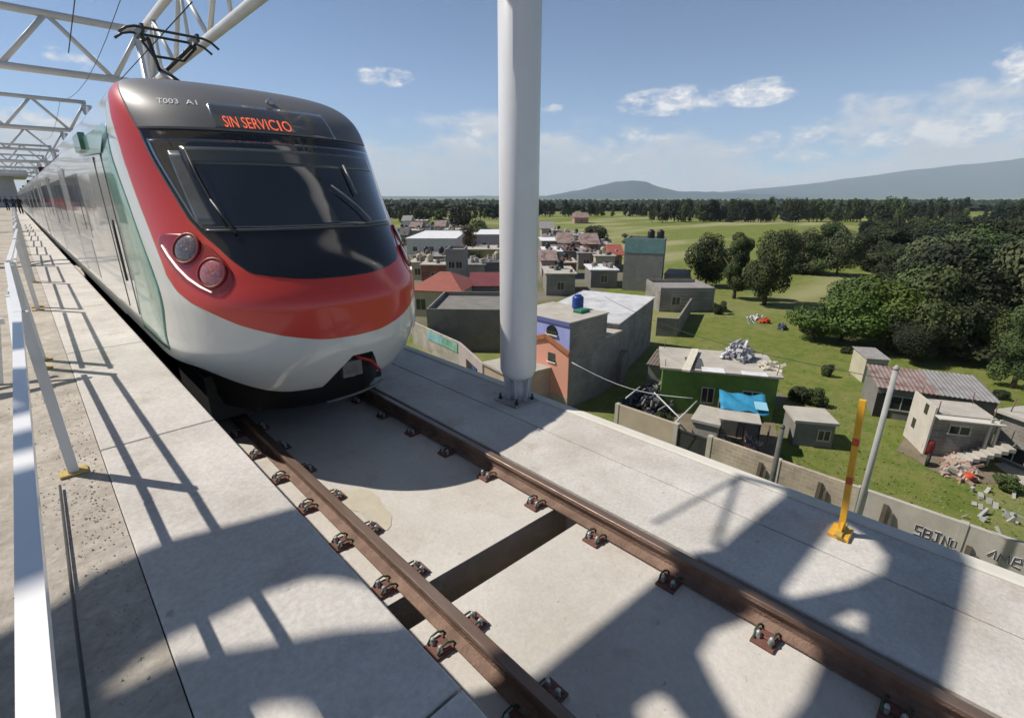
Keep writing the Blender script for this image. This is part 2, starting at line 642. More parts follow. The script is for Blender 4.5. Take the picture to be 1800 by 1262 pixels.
patch_ground('dirt_yard', [(1590, 770), (1640, 790), (1700, 815), (1760, 830), (1780, 850), (1700, 850), (1640, 828), (1608, 808), (1575, 792)], .02, DIRT)
VD = mat('village_ground', (.20, .175, .14), .95, .1, .12, .4, col2=(.10, .11, .05), bscale=4)
patch_ground('village_yard', [(696, 402), (760, 404), (830, 418), (890, 424), (950, 426), (1060, 430), (1092, 450), (1096, 500), (1040, 516), (950, 532), (880, 560), (780, 580), (700, 560)], .015, VD)
patch_ground('dirt_yard', [(1130, 715), (1200, 700), (1300, 712), (1362, 742), (1372, 800), (1330, 812), (1230, 786), (1120, 750)], .02, DIRT)
patch_ground('dirt_yard', [(1165, 690), (1290, 708), (1375, 712), (1385, 700), (1372, 690), (1180, 676)], .025, DIRT)
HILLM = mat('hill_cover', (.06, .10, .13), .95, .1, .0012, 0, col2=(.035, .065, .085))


def hills(name, pts, dist, depth, label):
    """ridge seen as a skyline: picture x, height above horizon in pixels; built as a long 3-D ridge"""
    b = MB()
    cols = []
    for x, y in pts:
        d = ray(x, 348)
        d.z = 0
        d = d.normalized()
        rr = dist / (CF.to_2d().normalized().dot(d.to_2d()))
        top = wpt_dir(x, y, rr)
        cols.append((d, rr, top))
    K = 7
    for i, (d, rr, top) in enumerate(cols):
        for k in range(K):
            t = k / (K - 1)
            h = top * sin(pi * min(1, (t * .5 + .0) * 2 if t < .5 else 1)) if False else top * (sin(t * pi))
            wob = (math.sin(i * 1.7 + k * 2.3) * .06 + math.sin(i * .61 + k) * .05) * (1 if 0 < k < K - 1 else 0)
            q = d * (rr + (t - .5) * depth)
            b.v.append((q.x, q.y, (h * (1 + wob * (k != (K - 1) // 2))) - 1))
    n = len(cols)
    for i in range(n - 1):
        for k in range(K - 1):
            a = i * K + k
            b.f.append((a, a + K, a + K + 1, a + 1))
            b.sm.append(True)
    return tag(b.build(name, HILLM), kind='structure')


def wpt_dir(x, y, rr):
    d = ray(x, y)
    hor = math.hypot(d.x, d.y)
    return H + d.z / hor * rr


def densify(p, step=12):
    out = []
    for (x0, y0), (x1, y1) in zip(p, p[1:]):
        n = max(1, int(abs(x1 - x0) / step))
        for i in range(n):
            t = i / n
            tt = t * t * (3 - 2 * t)
            out.append((x0 + (x1 - x0) * t, y0 + (y1 - y0) * tt + rnd.uniform(-.8, .8)))
    out.append(p[-1])
    return out


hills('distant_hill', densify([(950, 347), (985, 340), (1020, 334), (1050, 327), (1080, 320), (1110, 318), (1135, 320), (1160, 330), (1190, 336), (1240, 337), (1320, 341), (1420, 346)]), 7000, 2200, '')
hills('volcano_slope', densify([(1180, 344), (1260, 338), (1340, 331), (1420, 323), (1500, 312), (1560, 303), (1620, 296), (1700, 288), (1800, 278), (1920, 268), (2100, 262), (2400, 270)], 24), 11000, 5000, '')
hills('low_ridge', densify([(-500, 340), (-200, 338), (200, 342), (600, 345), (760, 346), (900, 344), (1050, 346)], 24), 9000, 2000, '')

# ============================================================ VIADUCT
Y0, Y1 = -9.0, 130.0
PX = .72
pl = MB()
# station platform: blocks with open joints
ys = [Y0, -4.6, -1.7, .98, 3.9, 6.8, 9.7]
while ys[-1] < Y1:
    ys.append(ys[-1] + 2.9)
for a, b in zip(ys, ys[1:]):
    pl.bbox(.05, PX, a + .006, b - .006, ZP - .30, ZP, .008)
tag(pl.build('platform_edge', CONCP), kind='structure')
pr = MB()
pr.box(-30, .046, Y0, Y1, ZP - .5, ZP - .005)
pr.box(.042, PX - .05, Y0, Y1, ZS - .3, ZP - .31)
tag(pr.build('platform', CONCR), kind='structure')
# slab between and under the rails, with drainage gaps
sk = .055


def slab_poly(xa, xb, ya, yb):
    return [(xa, ya - sk * (xa - 2.2)), (xb, ya - sk * (xb - 2.2)), (xb, yb - sk * (xb - 2.2)), (xa, yb - sk * (xa - 2.2))]


gaps = [2.29 + 5.2 * k for k in range(-2, 24)]
s1 = MB()
for a, b in zip(gaps, gaps[1:]):
    s1.prism(slab_poly(.70, 3.05, a + .135, b - .135), ZS - .72, ZS)
tag(s1.build('track_slab', CONC), kind='structure')
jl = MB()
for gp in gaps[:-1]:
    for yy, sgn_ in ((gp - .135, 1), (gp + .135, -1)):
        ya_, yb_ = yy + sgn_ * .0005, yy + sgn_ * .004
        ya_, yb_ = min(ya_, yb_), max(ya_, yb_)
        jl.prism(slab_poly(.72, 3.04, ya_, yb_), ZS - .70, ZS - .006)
tag(jl.build('joint_face', mat('joint_shade_dirt', (.24, .21, .18), .95, .2, 5, .5)), kind='structure')  # thin faces coloured dark for the shade and grime inside the gap
dk = MB()
dk.box(-30, 5.0, Y0, Y1, ZS - 1.9, ZS - .75)
dk.box(-26, 2.4, Y0, Y1, ZS - 2.6, ZS - 1.9)
tag(dk.build('viaduct_deck', CONCR), kind='structure')
wk = MB()
joint = 3.79
ys = [Y0, -5.2, -2.6, 0.0, 2.75, 5.4]
while ys[-1] < Y1:
    ys.append(ys[-1] + 2.6)
wk.bbox(3.055, joint - .008, Y0, Y1, ZS - .3, ZW, .01)
wk.bbox(joint + .008, 4.36, Y0, Y1, ZS - .3, ZW - .004, .006)
tag(wk.build('walkway', CONC2), kind='structure')
kb = MB()
kb.bbox(4.363, 4.50, Y0, Y1, ZS - .6, ZW + .015, .015)
tag(kb.build('kerb', mat('pale_kerb', (.62, .60, .54), .9, .08, 2, .2)), kind='structure')
# water stain and grit on the slab
st = MB()
P0 = wpt(640, 885, ZS)
pts = []
for k in range(22):
    a = 2 * pi * k / 22
    rr = 1 + .22 * sin(3 * a + 1) + .12 * sin(5 * a)
    pts.append((P0.x - .02 + .14 * rr * cos(a) - .05 * sin(a), P0.y + .42 * rr * sin(a), ZS + .004))
st.add(pts, [tuple(range(len(pts)))])
tag(st.build('damp_stain', mat('damp_concrete', (.50, .45, .355), .6, .12, 6)), 'damp tan stain on the slab beside the left rail', 'stain')

# ---- piers under the deck
for k in range(5):
    p = MB()
    p.bbox(-2.2, 1.6, 14 + k * 26, 16.4 + k * 26, -1, ZS - 2.6, .02)
    tag(p.build('viaduct_pier', CONCR), 'concrete viaduct pier under the deck, hidden below the track', 'pier', 'piers under the viaduct')


# ---- rails
def rail_profile():
    half = [(.036, 0), (.0365, -.03), (.030, -.042), (.009, -.055), (.0085, -.125), (.03, -.143), (.072, -.152), (.072, -.163)]
    return [(x, z) for x, z in half] + [(-x, z) for x, z in reversed(half)]


def make_rail(xc, label):
    t = thing('rail', label, 'rail', (xc, 0, ZR))
    pf = rail_profile()
    n = len(pf)
    b = MB()
    yy = [Y0 + (Y1 - Y0) * i / 60 for i in range(61)]
    for y in yy:
        b.v += [(x, y, z) for x, z in pf]
    for i in range(60):
        for k in range(n):
            k2 = (k + 1) % n
            if k == n - 1:
                continue
            b.f.append((i * n + k, i * n + k2, (i + 1) * n + k2, (i + 1) * n + k))
            b.sm.append(False)
    b.f += [tuple(range(n)), tuple(60 * n + k for k in range(n - 1, -1, -1))]
    b.sm += [False, False]
    fixn(b.build('rail_bar', RUST, t))
    h = MB()
    h.bbox(-.0362, .0362, Y0, Y1, -.012, .003, .006)
    h.build('rail_head', RUSTTOP, t)
    return t


def fastening(parent, x, y, side, first={}):
    """sole plate with two capped screws and green clips; side = +1 or -1 of the rail foot"""
    z = ZS - ZR
    if side not in first:
        b = MB()
        b.bbox(min(side * .03, side * .215), max(side * .03, side * .215), -.085, .085, 0, .022, .004)
        b.bbox(min(side * .085, side * .15), max(side * .085, side * .15), -.075, .075, .022, .042, .006)
        pl_ = b.build('fastening', PLATE)
        for dy in (-.045, .05):
            c = MB()
            c.tube([(side * .155, dy, .02), (side * .155, dy, .048)], [.024, .022], 6, smooth=False)
            c.tube([(side * .155, dy, .048), (side * .155, dy, .066), (side * .155, dy, .078)], [.019, .018, .009], 8)
            c.build('bolt', BOLT, pl_)
        for dy in (-.062, .066):
            c = MB()
            c.tube([(side * .19, dy, .03), (side * .15, dy + .012, .062), (side * .10, dy + .008, .07), (side * .06, dy, .05), (side * .052, dy - .014, .034)], .0085, 6)
            c.build('clip', CLIP, pl_)
        first[side] = pl_
        o = pl_
    else:
        o = copy_tree(first[side])
    o.parent = parent
    o.location = (side * .008, y, z + .001)
    o.scale = (.93, .82, .9)
    return o


rl = make_rail(1.42, 'rusty brown steel rail nearer the platform, lit foreground stretch bolted to the slab')
rr_ = make_rail(2.93, 'rusty brown steel rail beside the outer walkway, running under the train on its right')
for k in range(-2, 16):
    y = 1.27 + .665 * k
    if abs(y - 2.29) < .17:
        y += .02
    fastening(rl, 0, y, 1)
    fastening(rl, 0, y + .02, -1)
    fastening(rr_, 0, .55 + .665 * (k - 1), -1)
    fastening(rr_, 0, .55 + .665 * (k - 1), 1) if k % 1 == 0 else None

# ============================================================ COLUMN, GANTRIES
CX = 4.20


def column(y, label, detail):
    t = thing('gantry_column', label, 'column', (CX, y, ZW), group='columns carrying the overhead gantries')
    b = MB()
    n = 40
    b.tube([(0, 0, .30), (0, 0, .36), (0, 0, .44), (0, 0, 9.4 if detail else 7.5)], [.12, .20, .232, .232], n)
    b.build('shaft', COLM, t)
    b = MB()
    b.tube([(0, 0, .02), (0, 0, .31)], [.10, .11], 20)
    b.build('base_pipe', mat('foot_grey', (.52, .53, .56), .6, .2, 5), t)
    b = MB()
    for k in range(6):
        a = pi / 6 + k * pi / 3
        d = Vector((cos(a), sin(a), 0))
        e = Vector((-sin(a), cos(a), 0)) * .008
        q = [d * .09 + Vector((0, 0, .02)), d * .15 + Vector((0, 0, .02)), d * .205 + Vector((0, 0, .40)), d * .10 + Vector((0, 0, .34))]
        vs = [p - e for p in q] + [p + e for p in q]
        b.add(vs, [(0, 1, 2, 3), (7, 6, 5, 4), (0, 4, 5, 1), (1, 5, 6, 2), (2, 6, 7, 3), (3, 7, 4, 0)])
    b.build('gusset', mat('foot_grey', (.30, .31, .33), .6, .2, 5), t)
    b = MB()
    b.bbox(-.24, .155, -.20, .20, 0, .022, .003)
    b.build('base_plate', mat('foot_plate', (.34, .32, .29), .8, .3, 9), t)
    for dx, dy in ((-.18, -.15), (-.18, .15), (.1, -.16), (.1, .16)):
        c = MB()
        c.tube([(dx, dy, .02), (dx, dy, .055)], .026, 6, smooth=False)
        c.tube([(dx, dy, .055), (dx, dy, .10)], .013, 8)
        c.build('anchor_bolt', STEELD, t)
    return t


gy = [4.16 + 17.3 * k for k in range(8)]
for k, y in enumerate(gy):
    column(y, 'thick white tubular column on the kerb in the middle of the picture' if k == 0 else 'white tubular gantry column hidden behind the train', k == 0)
ZL, ZH = Z(3.6), Z(5.12)


def gantry(y, i):
    t = thing('gantry_truss', ['nearest', 'second', 'third', 'fourth', 'fifth', 'sixth', 'farthest', 'last'][min(i, 7)] + ' white cross truss spanning over the track', 'truss', (CX, y, ZL), group='white cross trusses over the track')
    hh = ZH - ZL
    b = MB()
    b.tube([(0, 0, 0), (-16, 0, 0)], .105, 10)
    b.build('bottom_chord', GALV, t)
    b = MB()
    b.tube([(0, 0, hh), (-16, 0, hh)], .105, 10)
    b.build('top_chord', GALV, t)
    x = -1.0
    k = 0
    b = MB()
    b.tube([(-.05, 0, hh), (x, 0, 0)], .07, 8)
    while x > -15:
        b.tube([(x, 0, 0), (x - 1.3, 0, hh)], .07, 8)
        b.tube([(x - 1.3, 0, hh), (x - 2.6, 0, 0)], .07, 8)
        x -= 2.6
    b.build('brace', GALV, t)
    return t


for i, y in enumerate(gy[1:]):
    gantry(y, i)
# longitudinal truss above the kerb, from the near column back
t = thing('edge_truss', 'pale truss running lengthwise above the kerb, over the train roof', 'truss', (CX, gy[0], ZL))
hh = ZH - ZL
LT = gy[1] - gy[0]
for x0, h, nm in ((0, 0, 'bottom_chord'), (0, hh, 'top_chord')):
    b = MB()
    b.tube([(x0, 0, h), (x0, LT, h)], .11, 10)
    b.build(nm, GALV, t)
b = MB()
y = 0
while y < LT - 3.4:
    b.tube([(0, y, 0), (0, y + 1.73, hh)], .06, 8)
    b.tube([(0, y + 1.73, hh), (0, y + 3.46, 0)], .06, 8)
    b.tube([(0, y + 1.73, hh), (0, y + 1.73, 0)], .045, 8)
    y += 3.46
b.build('brace', GALV, t)

# unseen plate added overhead, left of the camera, cut to cast the foreground shadow
out = [(-9, 6.6), (-3.5, 6.68), (-3.09, 6.78), (-2.99, 6.88), (-2.82, 6.90), (-2.67, 6.90), (-2.39, 6.81), (-2.14, 6.74), (-1.79, 6.55), (-1.22, 6.50), (-.57, 6.44),
       (-.08, 6.11), (.6, 6.05), (1.07, 6.0), (3.4, 6.0), (3.4, 5.6), (1.05, 4.78), (.6, 4.78), (-.18, 4.79), (-1.4, 4.8), (-2.2, 4.6), (-9, 4.4)]
holes = [[(-3.04, 6.20), (-2.91, 6.27), (-2.81, 6.285), (-2.68, 6.265), (-2.52, 6.27), (-2.33, 6.22), (-2.24, 6.13), (-2.13, 5.94), (-2.05, 5.66), (-2.16, 5.70), (-2.33, 5.84), (-2.52, 5.95), (-2.70, 6.07), (-2.81, 6.13), (-2.97, 6.14)],
         [(-.99, 5.97), (-.77, 5.98), (-.53, 5.87), (-.36, 5.74), (-.40, 5.41), (-.82, 5.40), (-1.08, 5.44), (-1.25, 5.63), (-1.12, 5.82)],
         [(-1.64, 5.98), (-1.56, 6.06), (-1.45, 6.04), (-1.35, 5.98), (-1.42, 5.80), (-1.60, 5.80)],
         [(1.0, 5.55), (.86, 5.60), (-.15, 5.65), (-.25, 5.62), (-.14, 5.53), (.22, 5.31), (.53, 5.19), (.76, 5.20), (.89, 5.30), (.94, 5.43)],
         [(-.22, 5.34), (-.06, 5.28), (.01, 5.19), (-.19, 5.17)],
         [(-2.76, 5.74), (-2.67, 5.78), (-2.56, 5.68), (-2.50, 5.48), (-2.66, 5.52)],
         [(-2.60, 5.43), (-2.40, 5.46), (-2.38, 5.28), (-2.58, 5.26)],
         [(-2.62, 5.16), (-2.36, 5.16), (-2.36, 5.02), (-2.62, 5.02)]]
zc = Z(4.5)
polys = [out] + holes
flat = [Vector((x, y, 0)) for p in polys for x, y in p]
tris = geometry.tessellate_polygon([[Vector((x, y, 0)) for x, y in p] for p in polys])
b = MB()
nf = len(flat)
for dz in (0, .06):
    b.v += [(p.x, p.y, zc + dz) for p in flat]
for tr in tris:
    b.f.append(tuple(tr))
    b.f.append(tuple(i + nf for i in reversed(tr)))
    b.sm += [False, False]
k0 = 0
for p in polys:
    n = len(p)
    for i in range(n):
        j = (i + 1) % n
        b.f.append((k0 + i, k0 + j, k0 + j + nf, k0 + i + nf))
        b.sm.append(False)
    k0 += n
gb = thing('shadow_plate', 'added white plate overhead, out of the picture, its outline and holes shaped to cast the foreground shadow', 'beam', (0, 6.4, zc))
o = b.build('cut_plate', WHITEP, gb, off=(0, 6.4, zc))
fixn(o)
b = MB()
b.beam((-9, 6.7, zc + .1), (-9, 4.4, zc + .1), .2, .2)
b.tube([(-9, 5.5, ZP), (-9, 5.5, zc)], .2, 16)
b.tube([(CX, 4.3, zc), (3.3, 5.8, zc)], .07, 10)
b.build('support', WHITEP, gb, off=(0, 6.4, zc))
b = MB()
b.tube([(1.06, 6.40, zc), (-.06, 6.13, zc)], .022, 8)
b.tube([(1.06, 6.40, zc), (-.14, 6.60, zc)], .018, 8)
b.tube([(1.06, 6.40, zc), (1.15, 5.98, zc)], .035, 8)
b.build('shadow_rod', STEELD, gb, off=(0, 6.4, zc))  # thin unseen rods added to cast the forked line shadows
# contact wires
wr = thing('catenary', 'thin dark overhead contact wires running above the track', 'wires', (2.18, 0, Z(2.35)))
b = MB()
b.tube([(0, 8, 0), (0, Y1, 0)], .008, 5)
b.build('contact_wire', STEELD, wr)
b = MB()
for k in range(6):
    ya, yb = gy[0] + 17.3 * k + 6, gy[0] + 17.3 * (k + 1) + 6
    b.tube([(0, ya + (yb - ya) * i / 8, 1.2 - .5 * sin(pi * i / 8)) for i in range(9)], .007, 5)
b.build('messenger_wire', STEELD, wr)
for q in ((0.2, 21.4, 3.6, -.35, 21.4, 8.5), (1.75, 17, 3.3, 2.6, 13, 6.5)):
    b = MB()
    b.tube([(q[0], q[1], Z(q[2])), (q[3], q[4], Z(q[5]))], .012, 5)
    tag(b.build('stay_wire', STEELD), 'thin dark stay wire against the sky ' + ('above the nearest cross truss' if q[0] < 1 else 'just behind the pantograph'), 'wire')

# ============================================================ TRAIN
WZ = [(-2.05, 1.18), (-1.7, 1.33), (-1.3, 1.38), (-.5, 1.38), (.3, 1.38), (.7, 1.34), (.85, 1.305), (1.0, 1.25), (1.12, 1.16), (1.22, 1.02), (1.3, .82), (1.36, .55), (1.395, .02)]
FZ = [(-2.05, 4.95), (-1.8, 4.7), (-1.4, 4.48), (-1.0, 4.47), (-.7, 4.62), (-.32, 4.95), (0, 5.2), (.35, 5.45), (.68, 5.7), (.85, 5.87), (1.0, 6.12), (1.12, 6.42), (1.22, 6.85), (1.3, 7.4), (1.36, 8.0), (1.395, 8.8)]
CZ = [(-2.05, 1.8), (-1.2, 1.8), (-.8, 1.75), (-.3, 1.55), (.3, 1.3), (.7, 1.02), (1.0, .72), (1.1, .62), (1.395, .3)]


def pchip(T, z):
    """smooth interpolation through a table"""
    xs = [p[0] for p in T]
    ys = [p[1] for p in T]
    n = len(T)
    if z <= xs[0]:
        return ys[0]
    if z >= xs[-1]:
        return ys[-1]
    i = max(k for k in range(n - 1) if xs[k] <= z)
    h = [xs[k + 1] - xs[k] for k in range(n - 1)]
    d = [(ys[k + 1] - ys[k]) / h[k] for k in range(n - 1)]

    def m(k):
        if k == 0:
            return d[0]
        if k == n - 1:
            return d[-1]
        if d[k - 1] * d[k] <= 0:
            return 0
        w1, w2 = 2 * h[k] + h[k - 1], h[k] + 2 * h[k - 1]
        return (w1 + w2) / (w1 / d[k - 1] + w2 / d[k])
    t = (z - xs[i]) / h[i]
    return ((2 * t ** 3 - 3 * t * t + 1) * ys[i] + (t ** 3 - 2 * t * t + t) * h[i] * m(i) + (-2 * t ** 3 + 3 * t * t) * ys[i + 1] + (t ** 3 - t * t) * h[i] * m(i + 1))


XC = 2.18
NEXP = 2.3
TB = Vector((XC, 4.47, Z(-2.49)))     # base of the train


def nose(a, z, off=0.0):
    """point on the nose: a = angle in degrees round the front, z = height relative to the camera"""
    def raw(a, z):
        w, f_, c = pchip(WZ, z), pchip(FZ, z), pchip(CZ, z)
        r = radians(a)
        if abs(a) <= 90:
            s = math.copysign(abs(sin(r)) ** (2 / NEXP), a)
            k = 1 - abs(cos(r)) ** (2 / NEXP)
            return Vector((XC + w * s, f_ + c * k, Z(z)))
        return Vector((XC + math.copysign(w, a), f_ + c + (abs(a) - 90) * .05, Z(z)))
    p = raw(a, z)
    if off:
        e = .25
        az_ = max(-89.7, min(89.7, a))
        du = raw(az_ + e, z) - raw(az_ - e, z)
        zz = max(-2.04, min(1.385, z))
        dv = raw(az_, zz + .006) - raw(az_, zz - .006)
        n = du.cross(dv).normalized()
        p = p + n * off
    return p - TB


train = thing('commuter_train', 'red, white and mint commuter train with black windscreen standing on the track', 'train', TB)


def lerp_tab(T, z):
    for (a, b_), (c, d) in zip(T, T[1:]):
        if min(a, c) <= z <= max(a, c):
            return b_ + (d - b_) * ((z - a) / (c - a) if c != a else 0)
    return T[0][1] if abs(z - T[0][0]) < abs(z - T[-1][0]) else T[-1][1]


def patch(name, m, zs, amin, amax, off, nc=48, parent=train, thick=True):
    b = MB()
    nr = len(zs)
    for z in zs:
        a0, a1 = amin(z), amax(z)
        for k in range(nc + 1):
            b.v.append(nose(a0 + (a1 - a0) * k / nc, z, off))
    for i in range(nr - 1):
        for k in range(nc):
            q = i * (nc + 1) + k
            b.f.append((q, q + 1, q + nc + 2, q + nc + 1))
            b.sm.append(True)
    # thin edge returning to the body so the panel is not paper
    if thick:
        rim = [k for k in range(nc + 1)] + [i * (nc + 1) + nc for i in range(1, nr)] + [(nr - 1) * (nc + 1) + k for k in range(nc - 1, -1, -1)] + [i * (nc + 1) for i in range(nr - 2, 0, -1)]
        base = len(b.v)
        for q in rim:
            i, k = divmod(q, nc + 1)
            a0, a1 = amin(zs[i]), amax(zs[i])
            b.v.append(nose(a0 + (a1 - a0) * k / nc, zs[i], -.01))
        L = len(rim)
        for j in range(L):
            b.f.append((rim[j], base + j, base + (j + 1) % L, rim[(j + 1) % L]))
            b.sm.append(False)
    return b.build(name, m, parent)


def zrange(z0, z1, n, ease=0.0):
    return [z0 + (z1 - z0) * (i / n) for i in range(n + 1)]


# body shell with the coupler opening cut in the skirt
zs = zrange(-2.05, 1.1, 74) + [1.1 + .285 * (1 - (1 - i / 30) ** 2) for i in range(1, 31)]
acols = [-90 - 2 * k for k in range(70, 0, -7)] + [-90 + 1.25 * k for k in range(145)] + [90 + 2 * k for k in range(7, 71, 7)]
b = MB()
HC, HT = 2.6, 3.4


def hole_hw(z):
    return 0 if z > -1.60 else HT + min(1, (-1.60 - z) / .45) * 9.0


def skirt(a, z):
    """the lower edge rises towards the flanks"""
    if z > -1.3:
        return z
    t_ = max(0.0, min(1.0, (abs(a) - 22) / 45))
    zb = -1.90 + .30 * t_ * t_ * (3 - 2 * t_)
    return -1.3 + (z + 1.3) * (zb + 1.3) / -.75


def warp(a, z):
    hw = hole_hw(z)
    if hw == 0 or abs(a - HC) > 24:
        return a
    d = a - HC
    ad = abs(d)
    q = ad * hw / HT if ad <= HT else hw + (ad - HT) * (24 - hw) / (24 - HT)
    return HC + math.copysign(q, d)


acols = sorted(set(acols + [HC - HT, HC + HT]))
zs = sorted(set(zs + [-1.60]))
for z in zs:
    for a in acols:
        b.v.append(nose(warp(a, z), skirt(a, z)))
nc = len(acols)
for i in range(len(zs) - 1):
    for k in range(nc - 1):
        am = (acols[k] + acols[k + 1]) / 2
        if zs[i + 1] <= -1.599 and abs(am - HC) < HT:
            continue
        b.f.append((i * nc + k, i * nc + k + 1, (i + 1) * nc + k + 1, (i + 1) * nc + k))
        b.sm.append(True)
b.build('body', TW, train)

RO = [(-1.318, 0), (-1.31, 8), (-1.295, 12.5), (-1.225, 25), (-1.12, 39), (-1.01, 50), (-.92, 59), (-.83, 64.5), (-.70, 67.5), (-.45, 68.2), (-.27, 68.8), (-.01, 70.2), (.25, 71.2), (.46, 72.4), (.65, 75.5), (.86, 81), (1.0, 86), (1.12, 88), (1.395, 90)]
BI = [(-.742, 0), (-.738, 8), (-.725, 15), (-.705, 21), (-.66, 30.8), (-.55, 35.5), (-.42, 39.4), (-.30, 43.5), (-.19, 46.5), (.0, 49), (.14, 51), (.35, 54), (.60, 57.5), (.72, 60.5), (.86, 65), (1.0, 70), (1.12, 75), (1.25, 79), (1.395, 84)]
ZE = lambda z0, z1, n: [z0 + (z1 - z0) * (1 - (1 - i / n) ** 1.6) for i in range(n + 1)]
zz = [-1.3179, -1.315, -1.31, -1.30] + zrange(-1.285, .95, 80) + ZE(.96, 1.39, 22)
patch('red_mask', TR, zz, lambda z: -lerp_tab(RO, z), lambda z: lerp_tab(RO, z), .004, 140)
zz = [-.7419, -.74, -.737, -.73] + zrange(-.72, .60, 50)
patch('windscreen_surround', TBLK, [z + .0 for z in zz] + [.626], lambda z: -lerp_tab(BI, z), lambda z: lerp_tab(BI, z), .008, 90)
zz = zrange(.62, .95, 14) + ZE(.96, 1.388, 20)
patch('sign_panel', TGREY, zz, lambda z: -lerp_tab(BI, z), lambda z: lerp_tab(BI, z), .012, 90)
patch('sign_glass', TBLK, zrange(.625, .90, 8), lambda z: -24, lambda z: 24, .013, 30).data.materials[0] = mat('sign_glass', (.07, .073, .082), .14, .1, 3, coat=1)
ws = patch('windscreen', TGLASS, zrange(-.272, .53, 30), lambda z: -lerp_tab(BI, z) + 2.2, lambda z: lerp_tab(BI, z) - 2.2, .0095, 60)
patch('windscreen_ledge', mat('ledge_grey', (.05, .052, .06), .3, coat=.4), zrange(-.305, -.285, 2), lambda z: -41, lambda z: 41, .02, 50)
# things seen behind / on the glass
gl = mat('cab_pillar', (.075, .085, .095), .25, .3, 5, coat=.8)
patch('cab_pillar', gl, zrange(-.24, .42, 12), lambda z: -47.5 - (z + .24) * 4 + 4.5, lambda z: -43.0 - (z + .24) * 6 + 7.0, .0105, 6, ws)
patch('sun_blind', mat('blind_dark', (.040, .048, .054), .3, .1, 3, coat=.8), zrange(.30, .46, 5), lambda z: -40, lambda z: 47, .0101, 40, ws)
wp = MB()
wp.tube([nose(-37.5, .42, .045), nose(-36.2, .2, .05), nose(-34.3, -.02, .05), nose(-32.2, -.28, .045)], .008, 6)
wp.build('wiper_blade', RUB, train)
wp = MB()
wp.tube([nose(-30, -.33, .03), nose(-34, -.05, .07)], .012, 6)
wp.build('wiper_arm', STEELD, train)
wp = MB()
wp.tube([nose(9, .10, .045), nose(13, .0, .05), nose(18, -.12, .05), nose(21.5, -.24, .05), nose(22.5, -.27, .035)], [.007, .012, .009, .013, .010], 6)
wp.build('wiper_arm', mat('wiper_silver', (.22, .23, .24), .35, .1, 8), train)
wp = MB()
wp.tube([nose(19.5, .32, .04), nose(20.5, .02, .04)], .014, 6)
wp.build('wiper_blade', mat('wiper_grey', (.14, .15, .16), .4), train)
# horn / marker lamp on the sign panel
wp = MB()
c = nose(1.5, .965, .03)
wp.tube([c + Vector((0, .05, 0)), c + Vector((0, -.04, .0))], [.03, .036], 12)
wp.build('marker_lamp', LENS, train)


def text_on_nose(txt, a0, a1, z0, z1, m, name, off, slant=0.0, parent=train, wide=1.0):
    cu = bpy.data.curves.new('tmp', 'FONT')
    cu.body = txt
    cu.resolution_u = 3
    o = bpy.data.objects.new('tmp', cu)
    COL.objects.link(o)
    dg = bpy.context.evaluated_depsgraph_get()
    me = bpy.data.meshes.new_from_object(o.evaluated_get(dg))
    xs = [v.co.x for v in me.vertices]
    ys_ = [v.co.y for v in me.vertices]
    x0, x1, y0_, y1_ = min(xs), max(xs), min(ys_), max(ys_)
    b = MB()
    vs = []
    for v in me.vertices:
        u = (v.co.x - x0) / (x1 - x0)
        w = (v.co.y - y0_) / (y1_ - y0_)
        vs.append(nose(a0 + (a1 - a0) * u, z0 + (z1 - z0) * w + slant * u, off))
    b.add(vs, [tuple(p.vertices) for p in me.polygons])
    bpy.data.objects.remove(o)
    return b.build(name, m, parent)


text_on_nose('T003  A1', -45.5, -27.5, .855, .905, LETTER, 'fleet_number', .016)
text_on_nose('SIN SERVICIO', -19.5, 3.5, .650, .760, LEDTXT, 'destination_text', .019, parent=train)

